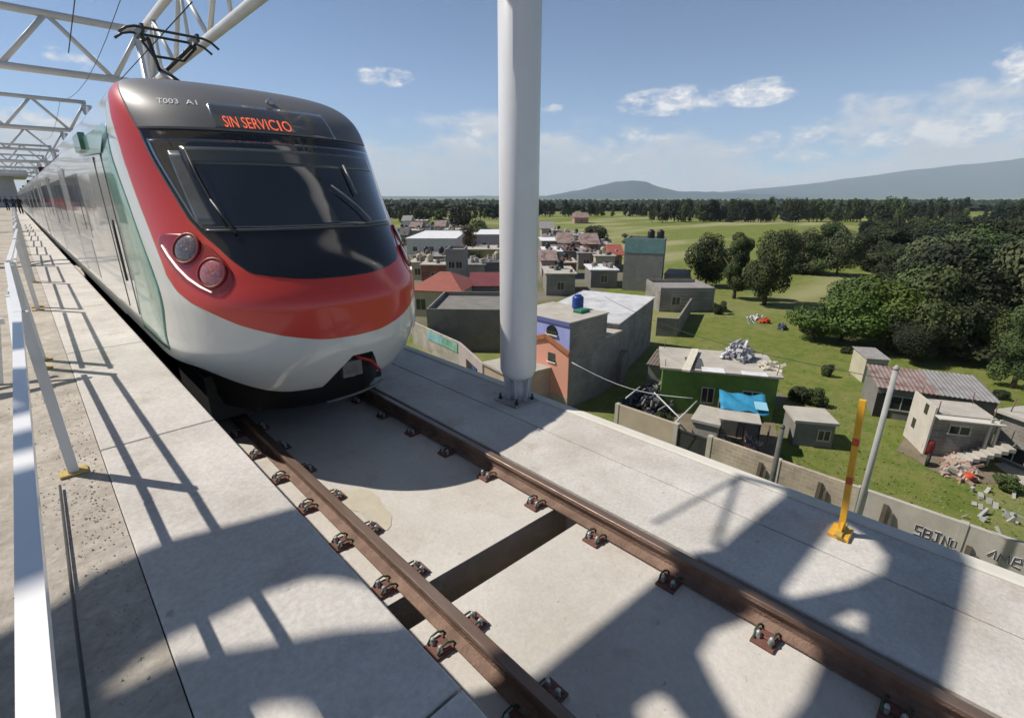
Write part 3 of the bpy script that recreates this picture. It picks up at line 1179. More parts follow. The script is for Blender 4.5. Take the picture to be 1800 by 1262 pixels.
# headlight clusters, left and right
HP = [(-.318, 51, 58), (-.34, 48, 63), (-.38, 44.8, 65.3), (-.44, 41.3, 66), (-.54, 38.3, 64.6), (-.65, 36.9, 61.8), (-.72, 37.3, 59), (-.78, 39.2, 55), (-.82, 41, 51.5), (-.855, 44, 47.5)]
for s in (-1, 1):
    lo = [(z, a) for z, a, _ in HP]
    hi = [(z, c) for z, _, c in HP]
    f1 = (lambda z: -lerp_tab(hi, z)) if s < 0 else (lambda z: lerp_tab(lo, z))
    f2 = (lambda z: -lerp_tab(lo, z)) if s < 0 else (lambda z: lerp_tab(hi, z))
    hl = patch('headlight', TR2, list(reversed([p[0] for p in HP] + []))[0:1] + zrange(-.853, -.320, 30), f1, f2, .009, 24)
    for (a, z, r, mm, nm) in ((52, -.45,   .128, LENS, 'lamp'), (44.9, -.655, .124, LENSR, 'lamp')):
        c = nose(s * a, z, .012)
        nrm = (nose(s * a, z, .05) - nose(s * a, z, .0)).normalized()
        e1 = nrm.orthogonal().normalized()
        e2 = nrm.cross(e1)
        bz = MB()
        N = 28
        prof = [(1.18, .0), (1.18, .006), (1.08, .012), (1.0, .008), (.98, -.002)]
        rings = [[c + (e1 * cos(2 * pi * k / N) + e2 * sin(2 * pi * k / N)) * (r * q) + nrm * h for k in range(N)] for q, h in prof]
        vs = [p for g_ in rings for p in g_]
        bz.add(vs, [(i * N + k, i * N + (k + 1) % N, (i + 1) * N + (k + 1) % N, (i + 1) * N + k) for i in range(len(prof) - 1) for k in range(N)], True)
        lamp = bz.build(nm, mat('bezel_red', (.20, .012, .012), .5, .1, 4), hl)
        lz = MB()
        prof = [(.98, .001), (.8, .012), (.5, .019), (.2, .022)]
        vs = [c + (e1 * cos(2 * pi * k / N) + e2 * sin(2 * pi * k / N)) * (r * q) + nrm * h for q, h in prof for k in range(N)]
        fs = [(i * N + k, i * N + (k + 1) % N, (i + 1) * N + (k + 1) % N, (i + 1) * N + k) for i in range(len(prof) - 1) for k in range(N)] + [tuple(3 * N + k for k in range(N))]
        lz.add(vs, fs, True)
        lz.build('lens', mat('lamp_glass_grey', (.13, .10, .105), .2, .6, 45, coat=1) if mm is LENS else mat('lamp_glass_red', (.40, .13, .14), .2, .5, 45, coat=1), hl)
        ll = MB()
        for (dx, dy) in ((-.24, -.1), (.24, .12)):
            cc = c + e1 * r * dx + e2 * r * dy + nrm * .014
            ll.tube([cc, cc + nrm * .010], .013, 10)
        ll.build('bulb', mat('bulb', (.30, .27, .28), .3, metal=.2), hl)
    pts = [nose(s * a, z, .016) for a, z in ((63.4, -.43), (61.8, -.52), (59.2, -.62), (55.6, -.71), (51.6, -.775), (47.6, -.82))]
    b = MB()
    b.tube(pts, [.006, .009, .010, .010, .009, .006], 8)
    b.build('led_strip', LED, hl)

# coupler opening, coupler, hose, plough lip
b = MB()
for a0, a1, z0, z1, dy in ((-12, 18, -1.95, -1.48, .28),):
    p = [nose(a0, z0), nose(a1, z0), nose(a1, z1), nose(a0, z1)]
    q = [v + Vector((0, dy, 0)) for v in p]
    b.add(q, [(0, 1, 2, 3)])
b.build('coupler_recess', RUB, train)
b = MB()
c = nose(2.0, -1.75) + Vector((-.02, .1, 0))
b.tube([c + Vector((0, .25, 0)), c + Vector((0, -.02, 0))], [.06, .10], 12)
b.box(c.x - .12, c.x + .10, c.y - .05, c.y + .02, c.z - .08, c.z + .09)
b.build('coupler', mat('coupler_grey', (.16, .16, .155), .5, .4, 12, .3), train)
b = MB()
p = nose(1, -1.58)
q = nose(14.5, -1.86)
b.tube([p + Vector((0, .06, 0)), p * .5 + q * .5 + Vector((0, -.05, .05)), q + Vector((0, -.05, .0))], .017, 8)
b.build('brake_hose', mat('red_hose', (.45, .015, .02), .4), train)
b = MB()
A_ = list(range(-72, 73, 4))
for (z_, dy_, zo) in ((-1.86, .28, .1), (-1.95, .36, -.30), (-1.95, .44, -.30), (-1.86, .42, .1)):
    for a in A_:
        pp = nose(a, z_)
        b.v.append((pp.x * .90, pp.y + dy_, pp.z + zo))
n_ = len(A_)
for r_ in range(3):
    for k in range(n_ - 1):
        b.f.append((r_ * n_ + k, r_ * n_ + k + 1, (r_ + 1) * n_ + k + 1, (r_ + 1) * n_ + k))
        b.sm.append(True)
b.build('nose_shade_sheet', mat('nose_shade_black', (.012, .012, .013), .7, .3, 5), train)  # black sheet standing in for the deep shade under the nose
b = MB()
pts = [nose(a, -1.95) + Vector((0, .16, -.22)) for a in range(-6, 34, 4)]
b.tube([(p.x * .96, p.y, p.z) for p in pts], .016, 6)
b.build('guard_lip', mat('guard_grey', (.16, .16, .16), .6), train)
# black underframe, bogies
b = MB()
b.box(-1.1, 1.05, 1.5, 15.5, .06, .60)
b.box(-1.1, 1.1, 2.9, 15, .16, 1.0)
b.build('underframe', RUB, train)
bg = MB()
for yy_ in (2.2, 4.6):
    for sx in (-.75, .75):
        bg.tube([(sx - .06, yy_, .43), (sx + .06, yy_, .43)], .42, 28)
bg.box(-1.0, -.86, 1.5, 5.3, .35, .55)
bg.box(.86, 1.0, 1.5, 5.3, .35, .55)
bg.build('bogie', mat('bogie_black', (.02, .02, .02), .7, .3, 5), train)

# car bodies behind the nose: cross-section swept back
SEC = [(-1.60, 1.36), (-1.39, 1.378), (-.5, 1.381), (.3, 1.381), (.6, 1.35), (.76, 1.30), (.9, 1.22), (1.02, 1.10), (1.13, .93), (1.22, .70), (1.30, .44), (1.33, .0)]


def section(z_lo):
    L = [(-w, z - (-2.49)) for z, w in SEC if z >= z_lo]
    return L + [(-x, z) for x, z in reversed(L[:-1])]


def car(y0, y1, lead):
    s = section(-1.60)
    n = len(s)
    b = MB()
    for y in (y0, y0 + .001, y1):
        b.v += [(x, y, z) for x, z in s]
    for i in (1,):
        for k in range(n - 1):
            b.f.append((i * n + k, (i + 1) * n + k, (i + 1) * n + k + 1, i * n + k + 1))
            b.sm.append(k not in (0, 1, n - 2, n - 3))
    b.f += [tuple(range(n)), tuple(2 * n + k for k in range(n - 1, -1, -1))]
    b.sm += [False, False]
    c = b.build('carriage', TW, train)
    fixn(c)
    X = -1.381 - .004
    L = y1 - y0
    for sd in (-1, 1):
        bb = MB()
        xa, xb = sorted((sd * 1.384, sd * 1.36))
        bb.box(xa, xb, y0 + (1.6 if lead else .5), y1 - .5, -.62 + 2.49, .36 + 2.49)
        bb.build('window_band', TWIN, c)
        bb = MB()
        xa, xb = sorted((sd * 1.386, sd * 1.36))
        bb.box(xa, xb, y0 + (2.0 if lead else .4), y1 - .4, -1.30 + 2.49, -.66 + 2.49)
        bb.build('lower_panel', TSIDE, c)
        nwin = 8
        for k in range(nwin):
            yw = y0 + 2.2 + k * (L - 3) / nwin
            bb = MB()
            xa, xb = sorted((sd * 1.389, sd * 1.37))
            if k % 3 == 1:
                bb.box(xa, xb, yw, yw + 1.3, -1.34 + 2.49, .52 + 2.49)
                d_ = bb.build('door', mat('door_silver', (.42, .42, .41), .25, .08, 2, coat=.5), c)
            else:
                bb.box(xa, xb, yw, yw + 1.5, -.5 + 2.49, .28 + 2.49)
                bb.build('window', mat('side_glass', (.12, .12, .13), .06, .3, .8, coat=1), c)
        bb = MB()
        pr_ = [(s_[0] * (1.006), s_[1] + .006) for s_ in section(-1.6) if 3.28 < s_[1] < 3.75 and s_[0] * sd > 0]
        pr_.sort(key=lambda q: q[1])
        m_ = len(pr_)
        for y in (y0, y1):
            bb.v += [(x, y, z) for x, z in pr_]
        for k in range(m_ - 1):
            bb.f.append((k, k + 1, m_ + k + 1, m_ + k))
            bb.sm.append(True)
        bb.build('roof_stripe', TR, c)
    return c


YN = 7.3 - TB.y      # local y where the nose shell ends
car(8.85 - TB.y, 26.5 - TB.y, True)
for k in range(4):
    a = 27.2 + 20.6 * k - TB.y
    car(a, a + 19.8, False)
    b = MB()
    b.box(-1.2, 1.2, a - .7, a, .9, 3.6)
    b.build('gangway', RUB, train)
    b = MB()
    b.box(-1.2, 1.2, a + .5, a + 19, .16, .9)
    b.build('underframe', RUB, train)
# mint swoosh beside the red stripe, on nose flank and first car side
RO2 = [(-1.62, 81), (-1.3, 79), (-1.05, 76.5), (-.8, 76), (-.42, 78), (0, 79.5), (.3, 82), (.5, 84.5), (.72, 88)]
patch('mint_swoosh', TMINT, zrange(-1.50, .70, 40), lambda z: -90 - max(0, 9 + 7 * (-z) * (1 if z < 0 else -.6)), lambda z: -lerp_tab(RO2, z), .004, 14)
patch('mint_swoosh', TMINT, zrange(-1.50, .70, 40), lambda z: lerp_tab(RO2, z), lambda z: 90 + max(0, 9 + 7 * (-z) * (1 if z < 0 else -.6)), .004, 14)
b = MB()
b.add([(-1.3875, 6.1 - TB.y + .35, 3.18), (-1.3875, 9.9 - TB.y, 3.22), (-1.3875, 9.2 - TB.y, 3.03), (-1.3875, 7.15 - TB.y, 2.95)], [(0, 1, 2, 3)])
b.build('mint_stripe', TMINT, train)
b = MB()
b.bbox(-1.43, -1.36, 8.4 - TB.y, 9.1 - TB.y, 3.06, 3.26, .01)
b.build('side_camera', TGREEN, train)
# cab door outline and handle
b = MB()
for ya in (7.25, 7.95):
    b.box(-1.386, -1.37, ya - TB.y, ya + .012 - TB.y, 1.15, 2.95)
b.build('cab_door_seal', RUB, train)
b = MB()
b.tube([(-1.41, 7.35 - TB.y, 1.55), (-1.41, 7.35 - TB.y, 2.25)], .014, 8)
b.build('grab_rail', STEELD, train)
# rooftop equipment
b = MB()
b.bbox(-.62, .62, 4.2, 7.6, 3.80, 3.90, .03)
b.bbox(-.8, .8, 9.5, 13.5, 3.78, 3.98, .05)
b.build('roof_equipment', TGREY, train)
# pantograph
pg = thing('pantograph_anchor', None, None)
bpy.data.objects.remove(pg)
pf_ = MB()
py0 = 4.6
pf_.box(-.55, .55, py0, py0 + .08, 3.92, 4.0)
pf_.box(-.55, .55, py0 + 1.5, py0 + 1.58, 3.92, 4.0)
pf_.box(-.50, -.42, py0, py0 + 1.5, 3.95, 4.03)
pf_.box(.42, .50, py0, py0 + 1.5, 3.95, 4.03)
for sx in (-.45, .45):
    for dy in (0.04, 1.54):
        pf_.tube([(sx, py0 + dy, 3.86), (sx, py0 + dy, 3.95)], .055, 10)
pf_.tube([(.52, py0 + .3, 3.98), (.52, py0 + .3, 4.16)], .02, 8)
pf_.box(-.3, .3, py0 + .5, py0 + .9, 4.0, 4.08)
pan = pf_.build('pantograph', STEELD, train)
b = MB()
b.tube([(0, py0 + .2, 4.05), (0, py0 + 1.15, 4.42)], [.075, .055], 8)
b.tube([(.12, py0 + .3, 4.03), (.12, py0 + 1.12, 4.34)], .022, 6)
b.build('lower_arm', STEELD, pan)
b = MB()
b.tube([(-.04, py0 + 1.15, 4.42), (-.27, py0 + .35, 4.66)], .028, 8)
b.tube([(.04, py0 + 1.15, 4.42), (.27, py0 + .35, 4.66)], .028, 8)
b.tube([(-.34, py0 + .45, 4.66), (-.2, py0 + .60, 4.50), (.2, py0 + .60, 4.50), (.34, py0 + .45, 4.66)], .02, 8)
b.build('upper_arm', STEELD, pan)
for dy in (0, .38):
    b = MB()
    b.tube([(-.62, py0 + .25 + dy, 4.66), (-.52, py0 + .25 + dy, 4.74), (-.42, py0 + .25 + dy, 4.77), (.42, py0 + .25 + dy, 4.77), (.52, py0 + .25 + dy, 4.74), (.62, py0 + .25 + dy, 4.66)], .018, 6)
    b.build('contact_strip', STEELD, pan)
for sx in (-.34, .34):
    b = MB()
    b.beam((sx, py0 + .2, 4.76), (sx, py0 + .68, 4.76), .04, .10)
    b.tube([(sx, py0 + .44, 4.74), (sx * .93, py0 + .38, 4.64)], .03, 6)
    b.build('strip_carrier', STEELD, pan)

# ============================================================ PLATFORM FURNITURE
RX, RZ = -.110, -.555


def railing(p0, p1, label, posts=True, top=True, w=.033):
    """white square-tube guard rail panel between two platform points"""
    p0, p1 = Vector((*p0, 0)), Vector((*p1, 0))
    t = thing('guard_rail', label, 'railing', (p0.x, p0.y, ZP), group='white guard rail panels on the platform')
    d = p1 - p0
    hh_ = RZ + 1.57
    b = MB()
    b.beam((0, 0, hh_ - .012), (d.x, d.y, hh_ - .012), w, .024)
    b.build('top_rail', WHITEP, t)
    b = MB()
    b.beam((-.06, 0, hh_ - .30), (d.x - .06, d.y, hh_ - .30), .03, .03)
    b.build('mid_rail', WHITEP, t)
    for k in ((0, 1) if posts is True else posts):
        q = d * k
        b = MB()
        b.beam((q.x + .015, q.y, .006), (q.x + .015, q.y, hh_ - .026), .05, .05, up=(0, 1, 0))
        b.build('post', GALV, t)
        b = MB()
        b.bbox(q.x - .05, q.x + .08, q.y - .05, q.y + .05, 0, .012, .002)
        b.build('base_plate', mat('zinc_yellow', (.45, .32, .08), .5, .3, 20), t)
    return t


railing((RX, 3.52), (RX, -.6), 'white guard rail panel nearest the camera, at the left edge of the picture', posts=())
railing((-.16, 6.35), (-.108, 3.53), 'second white guard rail panel on the platform, just beyond the nearest one', posts=(0, .95))
railing((-.10, 9.9), (-.15, 6.6), 'third white guard rail panel on the platform, counted from the camera', posts=(0, .97))
yy_ = 10.2
k = 0
while yy_ < 44:
    railing((-.08 + .002 * yy_, yy_ + 3.1), (-.10, yy_), 'white guard rail panel far along the platform edge', posts=(0, 1))
    yy_ += 3.4
# loose barricade rails on the left
t = thing('barricade', 'white barricade of crossed rails at the left edge of the platform', 'barricade', (-.9, 5.6, ZP))
b = MB()
b.beam((-.55, .5, .86), (.6, .75, .86), .06, .07)
b.build('crossbar', WHITEP, t)
b = MB()
b.beam((-.5, .5, .5), (.6, .75, .5), .05, .05)
b.build('crossbar', WHITEP, t)
b = MB()
b.beam((-.45, .35, 0), (.35, .72, .95), .05, .05)
b.build('leg', WHITEP, t)
b = MB()
b.beam((.45, .45, 0), (.62, .75, .9), .05, .05)
b.build('leg', WHITEP, t)
# rod lying beside the railing
b = MB()
b.tube([(-.165, 3.5, Z(-1.55)), (-.185, 2.2, Z(-1.55)), (-.20, .4, Z(-1.54))], .0065, 6)
tag(b.build('guard_cable', STEELD), 'thin dark steel cable strung low beside the nearest guard rail', 'cable')
# rubble and grit along the rough strip
grit = MB()
for k in range(900):
    x = rnd.gauss(-.06, .13)
    y = rnd.uniform(.3, 5.5)
    if rnd.random() < .3:
        x, y = rnd.gauss(-.05, .12), rnd.gauss(3.3, .5)
    if x > .03:
        continue
    r = rnd.uniform(.002, .008) * (1.6 if rnd.random() < .08 else 1)
    a = rnd.uniform(0, 3)
    vs = [(x + r * cos(a + i * 2.1) * rnd.uniform(.7, 1.2), y + r * sin(a + i * 2.1), ZP - .005) for i in range(3)] + [(x, y, ZP - .005 + r * 1.1)]
    grit.add(vs, [(0, 1, 3), (1, 2, 3), (2, 0, 3)])
tag(grit.build('grit', mat('grit_grey', (.36, .33, .29), .95, .3, 30)), 'loose concrete grit along the rough strip of the platform', 'grit', kind='stuff')

# yellow post on the kerb
t = thing('yellow_post', 'tall yellow post with red bands standing on the kerb at the right', 'post', (4.11, .46, ZW))
ph = 1.10
lean = Vector((.0, .06, 0))
b = MB()
segs = [0, .42, .48, .74, .80, ph]
for a, c in ((0, .42), (.48, .74), (.80, ph)):
    b.beam((lean.x * a, lean.y * a, a + .03), (lean.x * c, lean.y * c, c + .03), .042, .042, up=(0, 1, 0))
b.build('shaft', YEL, t)
for a, c in ((.42, .48), (.74, .80)):
    b = MB()
    b.beam((lean.x * a, lean.y * a, a + .03), (lean.x * c, lean.y * c, c + .03), .043, .043, up=(0, 1, 0))
    b.build('red_band', REDP, t)
b = MB()
b.bbox(-.09, .09, -.07, .07, 0, .03, .006)
b.add([(-.07, -.01, .03), (.07, -.01, .03), (.022, -.01, .12), (-.022, -.01, .12), (-.07, .01, .03), (.07, .01, .03), (.022, .01, .12), (-.022, .01, .12)],
      [(0, 1, 2, 3), (7, 6, 5, 4), (0, 4, 5, 1), (1, 5, 6, 2), (2, 6, 7, 3), (3, 7, 4, 0)])
b.build('foot', YEL, t)
b = MB()
b.bbox(-.11, .11, -.025, .025, .03, .05, .004)
b.build('foot_bar', mat('zinc_yellow', (.45, .32, .08), .5), t)


# ---- people far down the platform
def person(x, y, top, legs, label, rz=0, pose=0):
    t = thing('person', label, 'person', (x, y, ZP), rz, group=None)
    b = MB()
    b.tube([(-.09, 0, .03), (-.10, 0, .45), (-.07, 0, .88)], [.055, .07, .09], 8)
    b.tube([(.09, .05 * pose, .03), (.10, .02, .45), (.07, 0, .88)], [.055, .07, .09], 8)
    b.build('trousers', legs, t)
    b = MB()
    b.tube([(0, 0, .84), (0, 0, 1.05), (0, 0, 1.32), (0, 0, 1.45), (0, 0, 1.5)], [.15, .16, .20, .15, .06], 12)
    b.tube([(-.19, 0, 1.40), (-.25, .02, 1.12), (-.22, .12, .92)], [.06, .05, .04], 8)
    b.tube([(.19, 0, 1.40), (.25, .02, 1.12), (.22, .1 + .1 * pose, .92)], [.06, .05, .04], 8)
    b.build('jacket', top, t)
    b = MB()
    b.tube([(0, 0, 1.46), (0, 0, 1.54), (0, 0, 1.60), (0, 0, 1.68), (0, 0, 1.73)], [.05, .06, .095, .085, .03], 10)
    b.build('head', mat('skin', (.33, .19, .13), .6), t)
    b = MB()
    b.tube([(0, .015, 1.62), (0, .02, 1.70), (0, .02, 1.75)], [.10, .095, .04], 10)
    b.build('hair', mat('hair', (.02, .015, .012), .7), t)


DK = mat('dark_cloth', (.02, .022, .03), .9)
NV = mat('navy_cloth', (.03, .035, .06), .9)
OR = mat('orange_vest', (.65, .16, .08), .8)
person(.42, 72, DK, DK, 'person in dark clothes standing nearest the train on the far platform', pose=1)
person(.0, 84, NV, DK, 'person in dark blue jacket just left of the dark-clothed one on the far platform')
person(-1.6, 76, OR, NV, 'person in orange vest at the left of the far platform group')
person(-2.6, 80, OR, DK, 'person in orange vest beside the leftmost barrier on the far platform')
person(-.6, 92, DK, DK, 'person in dark clothes behind the orange vests on the far platform')
# site barrier and kiosk on the far left
t = thing('site_barrier', 'pink and white site barrier board far down the platform', 'barrier', (-2.2, 70, ZP))
b = MB()
b.bbox(-.9, .9, -.03, .03, .3, 1.1, .01)
b.build('board', mat('pink_board', (.55, .28, .26), .7, .2, 3), t)
b = MB()
b.beam((-.4, 0, 0), (-.4, 0, 1.3), .05, .05, up=(0, 1, 0))
b.beam((.4, 0, 0), (.4, 0, 1.3), .05, .05, up=(0, 1, 0))
b.build('leg', WHITEP, t)
t = thing('site_cabin', 'dark grey site cabin at the left edge of the far platform', 'cabin', (-4.3, 44, ZP))
b = MB()
b.bbox(-1.6, 1.6, -2, 2, 0, 3.1, .05)
b.build('walls', mat('cabin_dark', (.06, .07, .06), .8, .3, 1), t)
b = MB()
b.box(-1.62, 1.63, -2.03, -2.0, .9, 1.15)
b.build('red_band', mat('pink_board', (.55, .28, .26), .7), t)
b = MB()
b.box(-.5, .5, -2.04, -2.0, 1.4, 2.3)
b.build('window', PANE, t)
# distant station building under the gantries
t = thing('station_hall', 'pale station hall far away at the end of the platform', 'building', (-2, 128, ZP))
b = MB()
b.bbox(-24, 3, 0, 20, 0, 5.2, .1)
b.build('walls', mat('hall_pale', (.45, .46, .48), .7, .1, .5), t)
b = MB()
b.bbox(-26, 5, -4, 24, 5.2, 6.2, .2)
b.build('roof', mat('hall_roof', (.5, .51, .53), .6), t)
b = MB()
for k in range(7):
    b.box(-23 + 3.6 * k, -21 + 3.6 * k, -.04, 0, .8, 3.8)
b.build('window', PANE, t)


# ============================================================ TOWN
RR = random.Random(3)


def perp(A, B):
    d = Vector((B[0] - A[0], B[1] - A[1])).normalized()
    p = Vector((-d.y, d.x))
    if p.dot(Vector((A[0], A[1]))) < 0:
        p = -p
    return d, p


def house(name, label, A, B, depth, h, wall, roof, cat='house', group=None, roofk='flat', wins=(), door=None, z0=0.0, over=.12, roof_t=.16, extra=None, tank=None, side_wins=()):
    """box-shaped house: A, B = ends of the front wall seen from the camera; depth runs away from it.
    wins: (distance along front 0..1, sill height, width, height)"""
    A, B = Vector(A[:2]), Vector(B[:2])
    d, p = perp(A, B)
    L = (B - A).length
    t = thing(name, label, cat, (A.x, A.y, z0), math.atan2(d.y, d.x), group)
    sg = 1 if Vector((-d.y, d.x)).dot(p) > 0 else -1
    Y = lambda v: v * sg
    b = MB()
    y0, y1 = sorted((0, Y(depth)))
    b.box(0, L, y0, y1, 0, h)
    b.build('walls', wall, t)
    b = MB()
    if roofk == 'flat':
        b.box(-over, L + over, y0 - over, y1 + over, h, h + roof_t)
    elif roofk == 'parapet':
        w = .16
        b.box(-.01, L + .01, y0 - .01, y0 + w, h, h + .5)
        b.box(-.01, L + .01, y1 - w, y1 + .01, h, h + .5)
        b.box(-.01, w, y0 + w, y1 - w, h, h + .5)
        b.box(L - w, L + .01, y0 + w, y1 - w, h, h + .5)
        b.box(w, L - w, y0 + w, y1 - w, h, h + .06)
    elif roofk == 'shed':
        n = max(8, int(L / .22))
        for i in range(n):      # corrugations run down the slope
            xa, xb = -over + (L + 2 * over) * i / n, -over + (L + 2 * over) * (i + 1) / n
            xm = (xa + xb) / 2
            ya, yb = Y(-over * 2), Y(depth + over)
            za, zb = h + .05, h + .05 + depth * .05
            b.add([(xa, ya, za), (xm, ya, za + .045), (xb, ya, za), (xa, yb, zb), (xm, yb, zb + .045), (xb, yb, zb),
                   (xa, ya, za - .03), (xm, ya, za + .015), (xb, ya, za - .03), (xa, yb, zb - .03), (xm, yb, zb + .015), (xb, yb, zb - .03)],
                  [(0, 1, 4, 3), (1, 2, 5, 4), (6, 9, 10, 7), (7, 10, 11, 8), (0, 6, 7, 1), (1, 7, 8, 2), (3, 4, 10, 9), (4, 5, 11, 10)] + ([(0, 3, 9, 6)] if i == 0 else []) + ([(2, 8, 11, 5)] if i == n - 1 else []))
    elif roofk in ('gable', 'hip'):
        e = over * 2
        ym = (y0 + y1) / 2
        rh = h + (y1 - y0) * .22
        ins = (y1 - y0) * .35 if roofk == 'hip' else 0
        b.add([(-e, y0 - e, h), (L + e, y0 - e, h), (L + e, y1 + e, h), (-e, y1 + e, h), (-e + ins, ym, rh), (L + e - ins, ym, rh),
               (-e, y0 - e, h - .1), (L + e, y0 - e, h - .1), (L + e, y1 + e, h - .1), (-e, y1 + e, h - .1)],
              [(0, 1, 5, 4), (2, 3, 4, 5), (1, 2, 5), (3, 0, 4), (6, 7, 1, 0), (7, 8, 2, 1), (8, 9, 3, 2), (9, 6, 0, 3), (9, 8, 7, 6)])
    fixn(b.build('roof', roof, t))
    if roofk in ('flat', 'parapet') and cat == 'house' and depth < 12:
        for (cx_, cy_) in ((.15, y0 + .15), (L - .15, y0 + .15), (.15, y1 - .15), (L - .15, y1 - .15)):
            q = MB()
            q.tube([(cx_, cy_, h), (cx_ + RR.uniform(-.1, .1), cy_, h + RR.uniform(.5, 1.1))], .03, 4)
            q.build('rebar', RUST, t)
    ff = Y(0)
    for (u, zb, w, hh_) in wins:
        x = u * L
        ya, yb = sorted((Y(-.05), Y(.05)))
        q = MB()
        for (xa, xb, za, zb2) in ((x - w / 2 - .06, x - w / 2, zb, zb + hh_), (x + w / 2, x + w / 2 + .06, zb, zb + hh_), (x - w / 2 - .06, x + w / 2 + .06, zb - .08, zb), (x - w / 2 - .06, x + w / 2 + .06, zb + hh_, zb + hh_ + .06), (x - .025, x + .025, zb, zb + hh_)):
            q.box(xa, xb, ya, yb, za, zb2)
        fr = q.build('window', FRAMEM, t)
        q = MB()
        ya, yb = sorted((Y(-.02), Y(.03)))
        q.box(x - w / 2, x + w / 2, ya, yb, zb, zb + hh_)
        q.build('pane', PANE, fr)
    for (side, u, zb, w, hh_) in side_wins:
        y = Y(u * depth)
        xa, xb = (-.05, .05) if side == 0 else (L - .05, L + .05)
        q = MB()
        q.box(xa, xb, y - w / 2 - .06, y + w / 2 + .06, zb - .07, zb + hh_ + .06)
        fr = q.build('window', FRAMEM, t)
        q = MB()
        xa, xb = (-.06, .0) if side == 0 else (L, L + .06)
        q.box(xa, xb, y - w / 2, y + w / 2, zb, zb + hh_)
        q.build('pane', PANE, fr)
    if door:
        u, w, hh_, dm = door
        q = MB()
        ya, yb = sorted((Y(-.04), Y(.05)))
        q.box(u * L - w / 2, u * L + w / 2, ya, yb, 0, hh_)
        dd = q.build('door', dm, t)
        q = MB()
        ya, yb = sorted((Y(-.08), Y(-.04)))
        q.box(u * L + w / 2 - .12, u * L + w / 2 - .06, ya, yb, .95, 1.1)
        q.build('handle', STEELD, dd)
    if extra:
        extra(t, L, Y, depth, h)
    return t


def water_tank(x, y, z, m, label, r=.5, h=1.1):
    t = thing('water_tank', label, 'water tank', (x, y, z))
    b = MB()
    prof = [(.92, 0), (1, .06), (1, .3), (.97, .33), (1, .36), (1, .68), (.97, .71), (1, .74), (.98, .86), (.7, .96), (.3, 1.0)]
    b.tube([(0, 0, q * h) for _, q in prof], [a * r for a, _ in prof], 18)
    b.build('body', m, t)
    b = MB()
    b.tube([(0, 0, h), (0, 0, h * 1.05)], .28 * r / .5, 12)
    b.build('lid', m, t)
    return t


PINK = mat('pink_plaster', (.78, .34, .25), .85, .1, 1.2, .1, col2=(.68, .36, .27))
LILAC = mat('lilac_plaster', (.36, .40, .80), .8, .08, 1.5, .1)
LIMEW = mat('green_plaster', (.13, .25, .05), .85, .1, .9, .1, col2=(.07, .15, .03))
CREAM = mat('cream_plaster', (.48, .44, .33), .85, .12, 1, .1)
PEACH = mat('base_plaster', (.47, .38, .29), .9, .1, 1.5, .1)
TEAL = mat('teal_paint', (.20, .34, .34), .7, .15, 1.2, .1)
GREYW = concrete('grey_render', (.24, .23, .215), (.17, .165, .155), speck=1, bump=.3)
PALEW = concrete('pale_render', (.50, .47, .42), (.38, .355, .315), speck=1, bump=.3)
BLUEP = mat('blue_plastic', (.02, .06, .30), .4, .1, 3)
BLACKP = mat('black_plastic', (.015, .015, .018), .45, .1, 3)
TARP = mat('blue_tarp', (.03, .24, .42), .55, .25, 1.5, .5, bscale=5)
BRICKR = blocks('red_brick', (.25, .11, .08), (.2, .09, .065), (.3, .25, .2))

# --- pink and lilac house by the column
FX = 24.4
t = thing('pink_house', 'tall narrow house with pink lower front and lilac upper front beside the white column', 'house', (FX, 19.35, 0))
b = MB()
b.box(.02, 4.2, 0, 5.2, 0, 6.15)
b.build('walls', BLK, t)
b = MB()
W_ = 4.4
b.add([(0, 0.0, .9), (0, W_, .9), (0, W_, 4.05), (0, W_ / 2 + -.2, 4.85), (0, 0, 4.05), (-.06, 0, .9), (-.06, W_, .9), (-.06, W_, 4.05), (-.06, W_ / 2 - .2, 4.85), (-.06, 0, 4.05)],
      [(5, 9, 8, 7, 6), (0, 1, 2, 3, 4), (0, 4, 9, 5), (4, 3, 8, 9), (3, 2, 7, 8), (2, 1, 6, 7), (1, 0, 5, 6)])
b.build('pink_front', PINK, t)
b = MB()
b.box(-.075, .0, 0, W_, 0, .9)
b.build('plinth', PEACH, t)
b = MB()
b.box(-.03, .015, 0, W_, 3.9, 6.15)
b.build('lilac_front', LILAC, t)
b = MB()
b.box(-.12, .03, -.02, W_, 5.95, 6.22)
b.build('cornice', mat('lilac_dark', (.13, .15, .40), .8), t)
b = MB()
ym = W_ / 2 - .2
b.beam((-.15, ym, 4.95), (-.15, -.1, 4.12), .3, .12, up=(1, 0, 0))
b.beam((-.15, ym, 4.95), (-.15, W_ + .1, 4.12), .3, .12, up=(1, 0, 0))
b.build('gable_tiles', mat('orange_tiles', (.42, .16, .07), .7, .2, 4), t)
